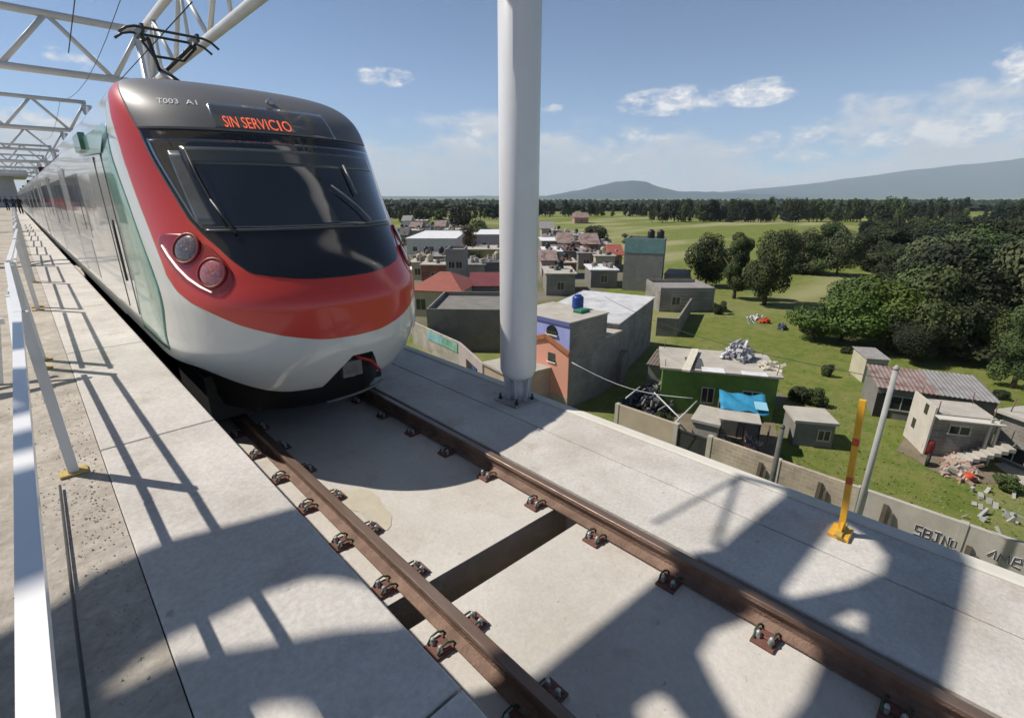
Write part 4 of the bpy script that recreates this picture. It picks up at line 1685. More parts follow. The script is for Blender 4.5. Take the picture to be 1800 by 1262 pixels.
for (yy_, zc_, w, h_, arch) in ((1.55, 5.15, .95, .62, True), (1.5, 3.2, .66, .62, False)):
    b = MB()
    q = [(yy_ - w / 2, zc_), (yy_ + w / 2, zc_)]
    if arch:
        q += [(yy_ + w / 2 * cos(k * pi / 8), zc_ + h_ * .35 + h_ * .65 * sin(k * pi / 8)) for k in range(9)]
    else:
        q += [(yy_ + w / 2, zc_ + h_), (yy_ - w / 2, zc_ + h_)]
    b.add([(-.085, y, z) for y, z in q], [tuple(range(len(q)))])
    b.add([(-.03, y, z) for y, z in q], [tuple(reversed(range(len(q))))])
    wn_ = b.build('window', PANE, t)
    b = MB()
    b.box(-.14, -.06, yy_ - w / 2 - .06, yy_ + w / 2 + .06, zc_ - .09, zc_)
    b.build('sill', WHITEP, wn_)
    b = MB()
    for k in range(5):
        b.tube([(-.10, yy_ - w / 2 + w * (k + .5) / 5, zc_ + .02), (-.13, yy_ - w / 2 + w * (k + .2) / 5, zc_ + h_ * .3)], .05, 5)
    b.build('flower_box', LEAFO, wn_)
b = MB()
b.box(-.1, 4.3, -.06, 5.25, 6.15, 6.24)
b.build('roof', PALEW, t)
water_tank(28.0, 21.6, 6.3, BLUEP, 'bright blue water tank on the flat roof of the pink and lilac house', .42, .95)
b = MB()
b.bbox(-.5, .5, -.35, .35, 0, .22, .03)
o = tag(b.build('green_tray', mat('green_tray', (.02, .17, .10), .6)), 'small green tray on the roof in front of the blue water tank', 'tray')
o.location = (27.3, 20.7, 6.25)

# --- long shed with the white corrugated roof, turned a little
A2, B2 = (30.9, 19.9), (42.3, 23.4)
t = house('white_roofed_shed', 'long grey block shed with bright white corrugated roof behind the pink house', A2, B2, 7.0, 4.85, BLK, ROOFW, 'shed', roofk='flat', roof_t=.05)
b = MB()
L_ = (Vector(B2) - Vector(A2)).length
for k in range(36):
    x = -.1 + (L_ + .2) * k / 36
    b.beam((x, -.15, 4.93), (x, 7.2, 4.93), .12, .05)
b.build('roof_ribs', ROOFW, t)
b = MB()
b.box(-.3, 1.6, -.6, 3.5, 0, 2.4)
b.build('lean_to', GREYW, t)
house('block_annex', 'low grey block annex between the pink house and the white-roofed shed', (28.7, 19.5), (30.8, 19.6), 6, 4.3, BLK, PALEW, 'annex')

# --- tall grey tank tower behind
t = house('tank_tower', 'tall grey building with teal upper band carrying two black tanks', wpt(1093, 510), wpt(1160, 514), 5.5, 7.6, GREYCONC, GREYCONC, 'building', roofk='parapet')
b = MB()
d_ = (wpt(1160, 514) - wpt(1093, 510)).length
b.box(-.04, d_ + .04, -.04, .3, 5.9, 8.12)
b.build('teal_band', TEAL, t)
wb = t.matrix_world.copy()
q0, q1 = wpt(1136, 512), wpt(1152, 513)
for q, tx in ((q0, 'left'), (q1, 'right')):
    v = Vector((q.x, q.y)) * 1.035
    water_tank(v.x, v.y, 7.7, BLACKP, tx + ' black water tank on top of the tall grey building', .55, 1.5)
house('grey_outbuilding', 'long low grey block house to the right of the tall tank building', wpt(1158, 548), wpt(1252, 548), 7, 2.6, BLK, GREYCONC, roofk='parapet', wins=((.3, .9, 1, 1),))
house('dark_outbuilding', 'small dark-roofed hut directly behind the long low grey block house', wpt(1165, 512), wpt(1205, 515), 5, 2.6, GREYW, ROOFD, 'hut', roofk='shed')
t = thing('yard_wall', 'grey block yard wall below the long low grey block house', 'wall', (0, 0, 0))
b = MB()
pp = [wpt(1152, 590), wpt(1188, 592), wpt(1212, 552)]
for a, c in zip(pp, pp[1:]):
    b.beam(a + Vector((0, 0, 1.0)), c + Vector((0, 0, 1.0)), .2, 2.0)
b.build('wall_panel', BLK, t)

# --- green house with the junk on its roof
ga, gb_ = wpt(1166, 648, 3.1), wpt(1370, 665, 3.1)
t = house('green_house', 'low green-walled house with pale flat roof full of clutter', ga, gb_, 4.6, 3.1, LIMEW, PALEW, roofk='flat', roof_t=.14, over=.2,
          wins=((.42, 1.0, .7, 1.0), (.80, 1.0, 1.1, 1.0)))
t2 = house('brown_roof_shed', 'low shed with dark brown sheet roof at the left end of the green house', wpt(1140, 640, 2.8), wpt(1180, 646, 2.8), 3.2, 2.8, GREYW, mat('brown_sheet', (.16, .13, .115), .8, .2, 1.5), 'shed', roofk='shed')


def jumble(name, label, cat, c, sx, sy, sz, n, mats, z=0):
    """heap of boards, sacks and boxes"""
    t = thing(name, label, cat, (c[0], c[1], z))
    for mi, m in enumerate(mats):
        b = MB()
        for k in range(n * 2):
            x, y = RR.uniform(-sx, sx), RR.uniform(-sy, sy)
            u = max(.05, 1 - (x / sx) ** 2 * .6 - (y / sy) ** 2 * .6)
            zz_ = RR.uniform(0, sz * u)
            a = RR.uniform(0, 3)
            l, w, h_ = RR.uniform(.06, .34), RR.uniform(.06, .20), RR.uniform(.04, .2)
            dx, dy = Vector((cos(a) * l, sin(a) * l, RR.uniform(-.2, .2))), None
            p0 = Vector((x, y, zz_ + h_ / 2))
            b.beam(p0 - dx, p0 + dx, w, h_)
        b.build('debris', m, t)
    return t


jumble('sack_pile', 'tall heap of white sacks on the roof of the green house', 'sacks', wpt(1297, 628, 3.3), .95, .8, 1.35, 34, [mat('white_sacks', (.60, .60, .62), .9, .15, 4), mat('grey_sacks', (.30, .30, .34), .9, .2, 4)], 3.24)
jumble('roof_rubble', 'scattered pale rubble at the right end of the green house roof', 'rubble', wpt(1355, 645, 3.3), .8, .7, .3, 16, [mat('cream_rubble', (.62, .58, .48), .9, .2, 4)], 3.24)
b = MB()
p0, p1 = wpt(1205, 655, 3.3), wpt(1222, 617, 3.3)
b.beam(p0 + Vector((0, 0, .12)), p1 + Vector((0, 0, .12)), .5, .12)
tag(b.build('roof_board', mat('cream_rubble', (.62, .58, .48), .9, .2, 4)), 'long pale board lying across the left end of the green house roof', 'board')

for (xa, ya, w_, dd_, mm, lb) in ((1222, 642, 1.1, 2.2, ROOFD, 'dark sheet patch on the left part of the green house roof'), (1256, 655, 1.4, .9, ROOFW, 'bright white sheet lying along the front edge of the green house roof'), (1330, 662, 1.5, .7, ROOFW, 'white sheet on the right front edge of the green house roof')):
    c_ = wpt(xa, ya, 3.3)
    q = MB()
    q.bbox(-w_ / 2, w_ / 2, -dd_ / 2, dd_ / 2, 0, .05, .01)
    o = tag(q.build('roof_sheet', mm), lb, 'sheet')
    o.location = (c_.x + .5, c_.y + .3, 3.25)
    o.rotation_euler = (0.01, .01, math.atan2((gb_ - ga_v).y, (gb_ - ga_v).x) if False else math.atan2(gb_.y - ga.y, gb_.x - ga.x))

# --- shacks in front of it, inside the wall
house('concrete_shack', 'small tan concrete shack beside the dark scrap heap inside the wall', wpt(1218, 740, 1.8), wpt(1262, 750, 1.8), 2.2, 1.8, PALEW, PALEW, 'shack', roofk='flat')
sa, sb = wpt(1266, 742, 2.0), wpt(1354, 754, 2.0)
t = thing('tarp_shack', 'open shack roofed with bright blue tarpaulin and boards, inside the wall', 'shack', (sa.x, sa.y, 0))
d_, p_ = perp(sa, sb)
Ls = (sb - sa).length
tx = lambda u, v, z: (d_.x * u + p_.x * v, d_.y * u + p_.y * v, z)
for u in (0.05, Ls * .5, Ls - .05):
    for v in (0, 2.6):
        b = MB()
        b.tube([tx(u, v, 0), tx(u, v, 2.2 + .12 * v)], .05, 6)
        b.build('post', WOOD, t)
b = MB()
nx, ny = 10, 8
for j in range(ny + 1):
    for i in range(nx + 1):
        u, v = Ls * i / nx, .9 + 2.3 * j / ny
        b.v.append(tx(u, v, 2.36 + .1 * v + .07 * sin(i * 1.3 + j) - .05 * cos(j * 1.9 + i * .7)))
for j in range(ny):
    for i in range(nx):
        q = j * (nx + 1) + i
        b.f.append((q, q + 1, q + nx + 2, q + nx + 1))
        b.sm.append(True)
o = b.build('tarpaulin', TARP, t)
so_ = o.modifiers.new('thick', 'SOLIDIFY')
so_.thickness = .02
b = MB()
b.hexa([tx(-.1, -.3, 2.28), tx(Ls * .8, -.3, 2.28), tx(Ls * .8, .95, 2.36), tx(-.1, .95, 2.36), tx(-.1, -.3, 2.34), tx(Ls * .8, -.3, 2.34), tx(Ls * .8, .95, 2.42), tx(-.1, .95, 2.42)])
b.build('board_roof', PALEW, t)
b = MB()
b.hexa([tx(Ls * .72, 1.0, 2.62), tx(Ls * .98, 1.0, 2.62), tx(Ls * .98, 2.0, 2.7), tx(Ls * .72, 2.0, 2.7), tx(Ls * .72, 1.0, 2.65), tx(Ls * .98, 1.0, 2.65), tx(Ls * .98, 2.0, 2.73), tx(Ls * .72, 2.0, 2.73)])
b.build('light_blue_sheet', mat('light_blue_sheet', (.28, .55, .66), .5, .1, 2), t)
b = MB()
b.hexa([tx(0, 2.6, 0), tx(Ls, 2.6, 0), tx(Ls, 2.7, 0), tx(0, 2.7, 0), tx(0, 2.6, 2.4), tx(Ls, 2.6, 2.4), tx(Ls, 2.7, 2.4), tx(0, 2.7, 2.4)])
b.build('back_wall', GREYW, t)
jumble('shack_clutter', 'white sheeting and clutter in front of the blue tarpaulin shack', 'clutter', wpt(1262, 775, .4), .5, .5, 1.2, 18, [mat('white_sacks', (.6, .6, .62), .9), GREYW])
jumble('yard_clutter', 'clutter with a pink item under the open shack beside the wall', 'clutter', wpt(1315, 780, .3), .7, .5, .7, 16, [GREYW, mat('pink_item', (.6, .3, .3), .8)])
jumble('scrap_heap', 'dark scrap heap between the pink house and the small concrete shack', 'scrap', wpt(1150, 700, .6), 2.0, 1.5, 1.7, 60, [mat('scrap_dark', (.03, .032, .045), .7, .3, 3), GREYW, mat('scrap_blue', (.05, .065, .10), .6, .2, 3)])
b = MB()
for (xa, ya, xb, yb) in ((1185, 745, 1225, 705), (1150, 690, 1195, 735), (1100, 700, 1125, 680)):
    b.tube([wpt(xa, ya, 2.0), wpt(xb, yb, 2.0)], .045, 6)
tag(b.build('leaning_pipes', GALV), 'pale pipes leaning over the dark scrap heap behind the wall', 'pipes')
hc = house('flat_hut', 'small grey hut with pale flat roof beside the dark shrub and tarp shack', wpt(1400, 742, 1.5), wpt(1470, 748, 1.5), 2.0, 1.5, GREYW, PALEW, 'hut', roofk='flat', wins=((.75, .5, .6, .6),))

# --- right-hand houses
house('white_green_hut', 'narrow white hut with green door under a grey sheet roof', wpt(1514, 672), wpt(1552, 675), 2.6, 2.0, CREAM, ROOFG, 'hut', roofk='shed', door=(.5, 1.0, 1.6, mat('green_door', (.02, .10, .06), .6)))
house('rusty_roof_house', 'long low house with pinkish rusty tin roof behind the unfinished block house', wpt(1545, 680, 2.1), wpt(1648, 694, 2.1), 4.2, 2.1, GREYW, ROOFP, roofk='shed', wins=((.45, .7, 1.6, .9),), door=(.15, .9, 1.7, DARK))
house('grey_roof_house', 'grey tin-roofed house on the right, adjoining the rusty roof', wpt(1650, 694, 2.1), wpt(1755, 708, 2.1), 4.4, 2.1, GREYW, ROOFG, roofk='shed')
a0 = Vector((34.2, 1.0, 0))
a1 = wpt(1730, 812)
t = house('unfinished_block_house', 'unfinished grey block house with white gable wall, two small windows and outside stairs', a0, a1, 2.4, 2.5, BLK, PALEW, roofk='flat', roof_t=.08, over=.0, wins=((.45, 1.5, .9, .45),))
d_, p_ = perp(a0, a1)
Lh = (a1 - a0).length
sgn = 1 if Vector((-d_.y, d_.x)).dot(p_) > 0 else -1
b = MB()
y0_, y1_ = sorted((-.08 * sgn, 2.5 * sgn))
b.box(-.10, -.01, y0_, y1_, 0, 2.95)
sw = b.build('gable_wall', mat('white_gable', (.55, .51, .45), .85, .1, 1.5), t)
for yy_, zz_ in ((.8, 2.2), (1.7, .9)):
    b = MB()
    y0_, y1_ = sorted(((yy_ - .2) * sgn, (yy_ + .2) * sgn))
    b.box(-.115, -.09, y0_, y1_, zz_, zz_ + .6)
    b.build('window', PANE, t)
b = MB()
for k in range(9):
    xs0 = Lh * .28 + k * .27
    b.box(xs0, xs0 + .3, -1.25 * sgn if sgn > 0 else .3, -.3 * sgn if sgn > 0 else 1.25, .16 * k, .16 * k + .2)
b.build('staircase', PALEW, t)
b = MB()
b.beam((-.05, -.35 * sgn, 2.5), (Lh * 1.02, -.35 * sgn, 2.5), .6, .07)
b.build('ledge', mat('pale_edge', (.60, .57, .52), .85), t)
for k in (.80, .93):
    b = MB()
    b.box(Lh * k, Lh * k + .12, -.5 if sgn > 0 else .4, -.4 if sgn > 0 else .5, 0, 2.76)
    b.build('pillar', PALEW, t)
house('concrete_roof_house', 'grey block house with wide pale concrete roof at the right edge of the picture', wpt(1722, 800) * 1.0 + Vector((.2, -.4, 0)), wpt(1900, 872), 6, 2.7, BLK, PALEW, roofk='flat', over=.3, wins=((.25, .3, 1.1, .8), (.7, .9, 1.2, .9)))
jumble('building_rubble', 'pinkish building rubble and planks in front of the unfinished house', 'rubble', wpt(1690, 815, .2), 1.9, .6, .35, 40, [PALEW, mat('pink_rubble', (.42, .27, .21), .9, .2, 4)])
t = thing('tyre', 'black tyre lying by the rubble at the left end of the unfinished house', 'tyre', wpt(1632, 818))
b = MB()
b.tube([(.3 * cos(k * pi / 8), .08, .3 + .3 * sin(k * pi / 8)) for k in range(17)], .09, 8, cap=False)
b.build('tread', RUB, t)
b = MB()
b.tube([(0, .05, .3), (0, .11, .3)], .18, 14)
b.build('rim', GALV, t)
t = thing('red_barrel', 'small dark red barrel at the corner of the unfinished house', 'barrel', wpt(1628, 797))
b = MB()
b.tube([(0, 0, 0), (0, 0, .3), (0, 0, .6), (0, 0, .9)], [.26, .29, .29, .26], 14)
b.build('drum', mat('dark_red', (.20, .02, .02), .6, .2, 4), t)
t = thing('red_bucket', 'small orange-red bucket on the grass before the unfinished house', 'bucket', wpt(1700, 845))
b = MB()
b.tube([(0, 0, 0), (0, 0, .42)], [.16, .22], 12)
b.build('pail', mat('orange_red', (.55, .08, .03), .6), t)
patch_ground('concrete_pad', [(1745, 815), (1795, 812), (1900, 850), (1900, 880), (1800, 856)], .03, PALEW)
jumble('white_litter', 'white plastic litter scattered on the grass behind the graffiti wall', 'litter', wpt(1745, 893, .05), 2.2, 1.2, .02, 11, [mat('white_litter', (.36, .37, .35), .8)])

for k_, (x_, y_, m_, lb_) in enumerate([(1325, 562, 'white_sacks', 'row of pale refuse on the field edge below the golf trees'), (1345, 566, 'orange_red', 'small red item in the row of refuse on the field edge'), (1375, 577, 'scrap_blue', 'small blue item at the right end of the field refuse row')]):
    jumble('field_refuse', lb_, 'refuse', wpt(x_, y_, .1), 2.2 if k_ == 0 else .5, .4, .5, 14, [MATS[m_]])
# --- perimeter wall
WX = 23.3


def wall(label, ya, yb, h=2.2, m=BLKT, extra=None):
    t = thing('perimeter_wall', label, 'wall', (WX, ya, 0))
    b = MB()
    n = max(1, int(abs(yb - ya) / 3.2))
    b.box(-.1, .1, yb - ya, 0, 0, h) if yb < ya else b.box(-.1, .1, 0, yb - ya, 0, h)
    b.build('wall_panel', m, t)
    b = MB()
    for k in range(n + 1):
        y = (yb - ya) * k / n
        b.box(-.14, .14, y - .12, y + .12, 0, h + .03)
    b.build('buttress', PALEW, t)
    return t


wall('low tan perimeter wall in front of the dark scrap heap', 10.8, 14.6, 2.25, mat('tan_render', (.48, .40, .31), .9, .1, .8, .3, col2=(.38, .32, .25)))
w2 = wall('long tan perimeter wall stretch between the dark gate and the grey lamp pole', 2.3, 8.9, 2.2, BLKT)
w3 = wall('grey perimeter wall stretch with black graffiti at the right', -14, 2.2, 2.2, PALEW)
t = thing('yard_gate', 'dark metal yard gate set in the tan perimeter wall', 'gate', (WX, 8.95, 0))
b = MB()
b.box(-.03, .03, .05, 1.8, .05, 1.9)
b.build('leaf', mat('gate_dark', (.03, .032, .035), .6, .3, 2), t)
b = MB()
b.box(-.06, .06, 0, .08, 0, 2.2)
b.box(-.06, .06, 1.77, 1.85, 0, 2.2)
b.box(-.06, .06, .08, 1.77, 1.9, 2.0)
b.build('gate_frame', STEELD, t)
# weeds and dark posts leaning on the wall
for (yy_, hh_, lb) in ((6.3, 1.2, 'dark timber post leaning on the wall just left of the dark utility pole'), (3.75, 1.25, 'pair of dark timber boards leaning on the wall between the two utility poles'), (1.35, 1.3, 'dark timber post leaning on the wall right of the grey lamp pole'), (-1.35, .8, 'short dark timber post at the wall beneath the black graffiti')):
    b = MB()
    b.beam((WX - .45, yy_, 0), (WX - .14, yy_, hh_ + .6), .16, .12)
    b.beam((WX - .50, yy_ - .28, 0), (WX - .16, yy_ - .26, hh_ + .3), .12, .10)
    tag(b.build('timber_post', WOOD), lb, 'post')
# graffiti strokes on the wall
INK = mat('graffiti_ink', (.03, .03, .045), .8)
INKW = mat('graffiti_white', (.60, .58, .62), .8)


def letters(strokes, y0, z0, sc, m, name, r=.035, x=-.125):
    b = MB()
    for st_ in strokes:
        b.tube([(x, y0 - u * sc, z0 + v * sc) for u, v in st_], r, 5, smooth=False)
    o = b.build(name, m, w3)
    o.location = (0, 0, 0)
    for v in o.data.vertices:
        v.co.x = x + (v.co.x - x) * .3
    return o


tagS = [[(.0, 0), (.5, .0), (.5, .45), (.05, .5), (.05, 1), (.5, 1)], [(.7, 0), (.7, 1), (1.15, .9), (1.15, .55), (.7, .5), (1.2, .4), (1.2, .05), (.7, 0)],
        [(1.4, 1), (1.9, 1)], [(1.7, 1), (1.7, .1), (1.4, 0), (1.35, .25)], [(2.1, 0), (2.1, .9), (2.5, 0), (2.5, 1)], [(2.7, .1), (3.05, .1), (3.05, .75), (2.7, .75), (2.7, .1)]]
def ywall(x, y):
    d = ray(x, y)
    return 14 + d.y / d.x * (WX - .12)


letters(tagS, ywall(1617, 900), 1.05, .42, INKW, 'graffiti_fill', .05, -.118)
letters(tagS, ywall(1617, 900), 1.05, .42, INK, 'graffiti', .03, -.135)
tag2 = [[(0, .2), (.4, .9), (.5, .1)], [(.7, .0), (.75, .8), (1.1, .3), (1.3, .9), (1.4, .1)], [(1.6, .5), (2.1, .55), (2.0, 1.0), (1.65, .9), (1.6, .1), (2.1, .0)]]
letters(tag2, ywall(1748, 940), 1.2, .42, INKW, 'graffiti_fill', .05, -.118)
letters(tag2, ywall(1748, 940), 1.2, .42, INK, 'graffiti', .022, -.135)
# utility poles
def upole(x, y, h, r, m, label, lamp=False):
    t = thing('utility_pole', label, 'pole', (x, y, 0))
    b = MB()
    b.tube([(0, 0, 0), (0, 0, h)], [r, r * .7], 12)
    b.build('shaft', m, t)
    b = MB()
    if lamp:
        b.beam((-.1, .0, h - .3), (-.1, .9, h - .1), .06, .06)
        b.bbox(-.2, .0, .7, 1.2, h - .14, h - .02, .02)
        b.build('lamp_arm', GALV, t)
        b = MB()
        b.box(-.1, .1, -.15, .0, h - 1.0, h - .55)
        b.build('junction_box', STEELD, t)
    else:
        b.tube([(0, 0, h), (0, 0, h + .05), (0, 0, h + .16)], [r * .8, r * .8, r * .3], 10)
        b.build('cap', m, t)
    return t


upole(20.6, 5.05, 5.0, .13, mat('dark_pole', (.10, .10, .095), .8, .2, 3), 'dark grey utility pole standing before the tan wall, right of the tarp shack')
upole(20.4, 1.92, 8.4, .12, mat('concrete_pole', (.36, .36, .35), .8, .1, 3), 'tall grey concrete lamp pole just right of the yellow post')
b = MB()
p0, p1 = wpt(1005, 637, 5.3), wpt(1218, 700, 4.2)
b.tube([p0.lerp(p1, i / 10) - Vector((0, 0, .5 * sin(pi * i / 10))) for i in range(11)], .022, 5)
tag(b.build('overhead_cable', GALV), 'pale cable sagging from the pink house corner to the small concrete shack', 'cable')
b = MB()
p0, p1 = Vector((20.4, 1.92, 8.0)), Vector((32, 22, 6.5))
b.tube([p0.lerp(p1, i / 12) - Vector((0, 0, .7 * sin(pi * i / 12))) for i in range(13)], .014, 5)
tag(b.build('overhead_cable', STEELD), 'thin dark cable from the tall grey pole across to the white-roofed shed', 'cable')

# --- left cluster between the train and the column
wallL = [((725, 565), (808, 602), BLKL, 'pale grey rendered yard wall carrying a teal banner, right of the train nose'), ((808, 602), (850, 640), mat('mauve_wall', (.40, .34, .34), .9, .1, 1), 'mauve yard wall with a blue door opening, left of the white column')]
for i, (pa, pb, m, lb) in enumerate(wallL):
    a, c = wpt(*pa, 2.3), wpt(*pb, 2.3)
    t = thing('yard_wall', lb, 'wall', (a.x, a.y, 0))
    v = c - a
    b = MB()
    b.beam((0, 0, 1.15), (v.x, v.y, 1.15), .2, 2.3)
    b.build('wall_panel', m, t)
    dv = v.normalized()
    nrm = Vector((-dv.y, dv.x, 0))
    if nrm.dot(a) > 0:
        nrm = -nrm
    if i == 0:
        b = MB()
        s0, s1 = dv * (v.length * .38), dv * (v.length * .98)
        o_ = nrm * .14
        s0, s1 = s0 + o_, s1 + o_
        b.beam(s0.lerp(s1, 0) + Vector((0, 0, 1.75)), s0.lerp(s1, .5) + Vector((0, 0, 1.75)), .03, .8)
        b.build('banner', mat('banner_blue', (.10, .35, .46), .6, .2, .8, col2=(.35, .55, .56)), t)
        b = MB()
        b.beam(s0.lerp(s1, .5) + Vector((0, 0, 1.75)), s0.lerp(s1, 1) + Vector((0, 0, 1.75)), .03, .8)
        b.build('banner', mat('banner_green', (.30, .52, .45), .6, .2, .8, col2=(.08, .25, .17)), t)
    else:
        b = MB()
        b.beam(dv * v.length * .35 + nrm * .12 + Vector((0, 0, .75)), dv * v.length * .8 + nrm * .12 + Vector((0, 0, .75)), .04, 1.5)
        b.build('gate_opening', DARK, t)
        b = MB()
        b.beam(dv * v.length * .62 + nrm * .15 + Vector((0, 0, .8)), dv * v.length * .78 + nrm * .15 + Vector((0, 0, .8)), .04, 1.5)
        b.build('door', mat('blue_door', (.02, .07, .22), .5), t)
house('tan_gatehouse', 'small tan gatehouse with green door directly left of the white column', wpt(851, 640, 2.6), wpt(900, 665, 2.6), 4, 2.6, mat('tan_gate', (.42, .33, .27), .9, .15, 1.2), PALEW, 'gatehouse', roofk='flat', door=(.6, 1.0, 2.0, mat('green_gate', (.06, .18, .11), .6)))
house('dark_block_house', 'large dark grey block house with flat roof between train and white column', wpt(752, 588, 1.6), wpt(885, 590, 1.6), 9, 3.6, GREYW, GREYW, roofk='parapet')
house('red_roof_house', 'house with broad red tiled roof beside the train windscreen', wpt(724, 556), wpt(812, 560), 8, 3.3, CREAM, ROOFR, roofk='hip', wins=((.2, .9, 1.2, 1.3), (.55, .9, 1, 1.2), (.8, .9, 1, 1.2)))
house('maroon_roof_house', 'house with dark maroon roof just left of the white column', wpt(828, 545), wpt(895, 545), 6, 3.2, GREYW, mat('maroon_roof', (.16, .035, .045), .7, .2, 1), roofk='gable')
house('tall_grey_house', 'two-storey grey concrete house behind the red tiled roof', wpt(786, 512), wpt(818, 512), 6, 6.0, GREYCONC, GREYCONC, roofk='parapet', wins=((.3, 3.6, .9, 1), (.7, 3.6, .9, 1)))

# --- far houses, each with its own look
cols = {'grey': GREYW, 'cream': CREAM, 'pale': PALEW, 'brick': BRICKR, 'pink': mat('dull_pink', (.38, .22, .19), .9, .1, 1), 'white': mat('white_render', (.60, .59, .56), .9, .08, 1), 'block': BLK, 'yellow': mat('dull_yellow', (.42, .38, .14), .9, .1, 1), 'mauve': mat('mauve_wall', (.40, .34, .34), .9)}
roofs = {'grey sheet': ROOFG, 'white sheet': ROOFW, 'rusty sheet': ROOFP, 'dark sheet': ROOFD, 'pale concrete': PALEW, 'red': ROOFR}
far = [  # x0, x1, base y, height, depth, wall, roof, roof kind, place words
    (722, 748, 492, 3.0, 6, 'cream', 'pale concrete', 'flat', 'nearest the train windscreen'), (742, 786, 500, 3.2, 7, 'brick', 'pale concrete', 'flat', 'in front of the two-storey grey one'),
    (816, 852, 500, 3.2, 8, 'cream', 'grey sheet', 'flat', 'right of the two-storey grey one'), (850, 886, 498, 3.4, 8, 'grey', 'dark sheet', 'flat', 'touching the left side of the column'),
    (818, 885, 470, 3.6, 9, 'yellow', 'pale concrete', 'flat', 'with yellow shrub, left of the column'), (716, 802, 448, 4.0, 30, 'white', 'white sheet', 'flat', 'the long warehouse right of the train'),
    (838, 892, 440, 4.2, 22, 'mauve', 'white sheet', 'flat', 'the wide shed just left of the column'), (704, 716, 432, 3.2, 8, 'grey', 'dark sheet', 'gable', 'against the train edge'),
    (716, 738, 424, 3.4, 9, 'block', 'pale concrete', 'flat', 'behind the long white warehouse, left end'), (740, 768, 426, 3.6, 10, 'mauve', 'dark sheet', 'flat', 'behind the long white warehouse, middle'),
    (766, 782, 418, 4, 9, 'pale', 'rusty sheet', 'gable', 'behind the white warehouse below the round trees'), (780, 806, 424, 3.6, 10, 'brick', 'pale concrete', 'flat', 'behind the white warehouse, right end'),
    (708, 722, 404, 4, 10, 'white', 'grey sheet', 'gable', 'far left by the green field'), (728, 748, 402, 3.6, 10, 'pale', 'white sheet', 'flat', 'small one before the strip of green field'),
    (786, 800, 404, 4.5, 9, 'white', 'pale concrete', 'flat', 'the tiny tall one among dark trees'), (850, 876, 424, 3.6, 12, 'pale', 'dark sheet', 'flat', 'near the wide shed, behind it'),
    (952, 972, 420, 3.6, 10, 'mauve', 'grey sheet', 'gable', 'right beside the column, upper row'), (972, 988, 424, 3.4, 10, 'grey', 'pale concrete', 'flat', 'second in the upper row right of the column'),
    (986, 1008, 432, 3.4, 10, 'pale', 'dark sheet', 'flat', 'third in the upper row right of the column'), (1006, 1030, 436, 3.6, 10, 'cream', 'white sheet', 'flat', 'left of the round dark tree'),
    (1030, 1052, 432, 3.2, 8, 'white', 'pale concrete', 'flat', 'at the foot of the round dark tree'), (952, 985, 448, 3.4, 12, 'grey', 'white sheet', 'flat', 'middle row, touching the column'),
    (984, 1006, 452, 3.4, 10, 'block', 'rusty sheet', 'gable', 'middle row, second from the column'), (1004, 1026, 452, 3.6, 10, 'pink', 'grey sheet', 'flat', 'middle row, third from the column'),
    (1026, 1050, 456, 3.6, 10, 'brick', 'rusty sheet', 'gable', 'middle row, fourth from the column'), (1050, 1074, 454, 3.2, 10, 'pale', 'pale concrete', 'flat', 'middle row, left of the tank tower'),
    (956, 990, 470, 3.2, 10, 'pale', 'white sheet', 'flat', 'lower row beside the column'), (992, 1016, 470, 3.2, 9, 'grey', 'dark sheet', 'flat', 'lower row, second from the column'),
    (1016, 1044, 474, 3.2, 10, 'block', 'grey sheet', 'flat', 'lower row, third from the column'), (1046, 1080, 478, 3.0, 10, 'cream', 'pale concrete', 'flat', 'lower row nearest the tank tower'),
    (1074, 1092, 474, 3.0, 8, 'pink', 'red', 'gable', 'tiny one touching the tank tower'), (960, 1010, 520, 3.2, 8, 'block', 'pale concrete', 'flat', 'behind the white-roofed shed near the column'),
    (1038, 1084, 506, 2.8, 7, 'grey', 'white sheet', 'flat', 'behind the white-roofed shed by the tank tower'), (1010, 1034, 393, 3.2, 12, 'pink', 'rusty sheet', 'gable', 'alone at the far edge of the field'),
    (955, 975, 436, 3.2, 9, 'brick', 'rusty sheet', 'flat', 'between the upper and middle rows, by the column'), (1056, 1072, 444, 3.0, 8, 'mauve', 'grey sheet', 'flat', 'between the round dark tree and the tank tower'),
    (972, 1000, 461, 3.0, 8, 'cream', 'rusty sheet', 'flat', 'between the middle and lower rows, left part'), (1010, 1036, 464, 3.0, 8, 'white', 'pale concrete', 'flat', 'between the middle and lower rows, right part'),
    (722, 740, 414, 3.2, 8, 'brick', 'rusty sheet', 'gable', 'second row behind the white warehouse, left'), (748, 764, 412, 3.2, 8, 'white', 'grey sheet', 'flat', 'second row behind the white warehouse, middle'),
    (800, 822, 414, 3.2, 8, 'grey', 'rusty sheet', 'flat', 'second row behind the white warehouse, right'), (806, 834, 432, 3.2, 9, 'block', 'white sheet', 'flat', 'between the white warehouse and the wide shed'),
    (728, 760, 478, 3.0, 7, 'block', 'rusty sheet', 'flat', 'below the low shrubs near the train'), (762, 800, 484, 3.4, 7, 'pink', 'grey sheet', 'flat', 'behind the two-storey grey one, left of it'),
    (952, 975, 486, 3.0, 7, 'mauve', 'rusty sheet', 'gable', 'lowest row touching the column'), (984, 1012, 490, 2.8, 7, 'brick', 'pale concrete', 'flat', 'lowest row, second from the column'),
    (700, 712, 420, 3.4, 7, 'block', 'grey sheet', 'flat', 'peeping beside the red mask of the train')]
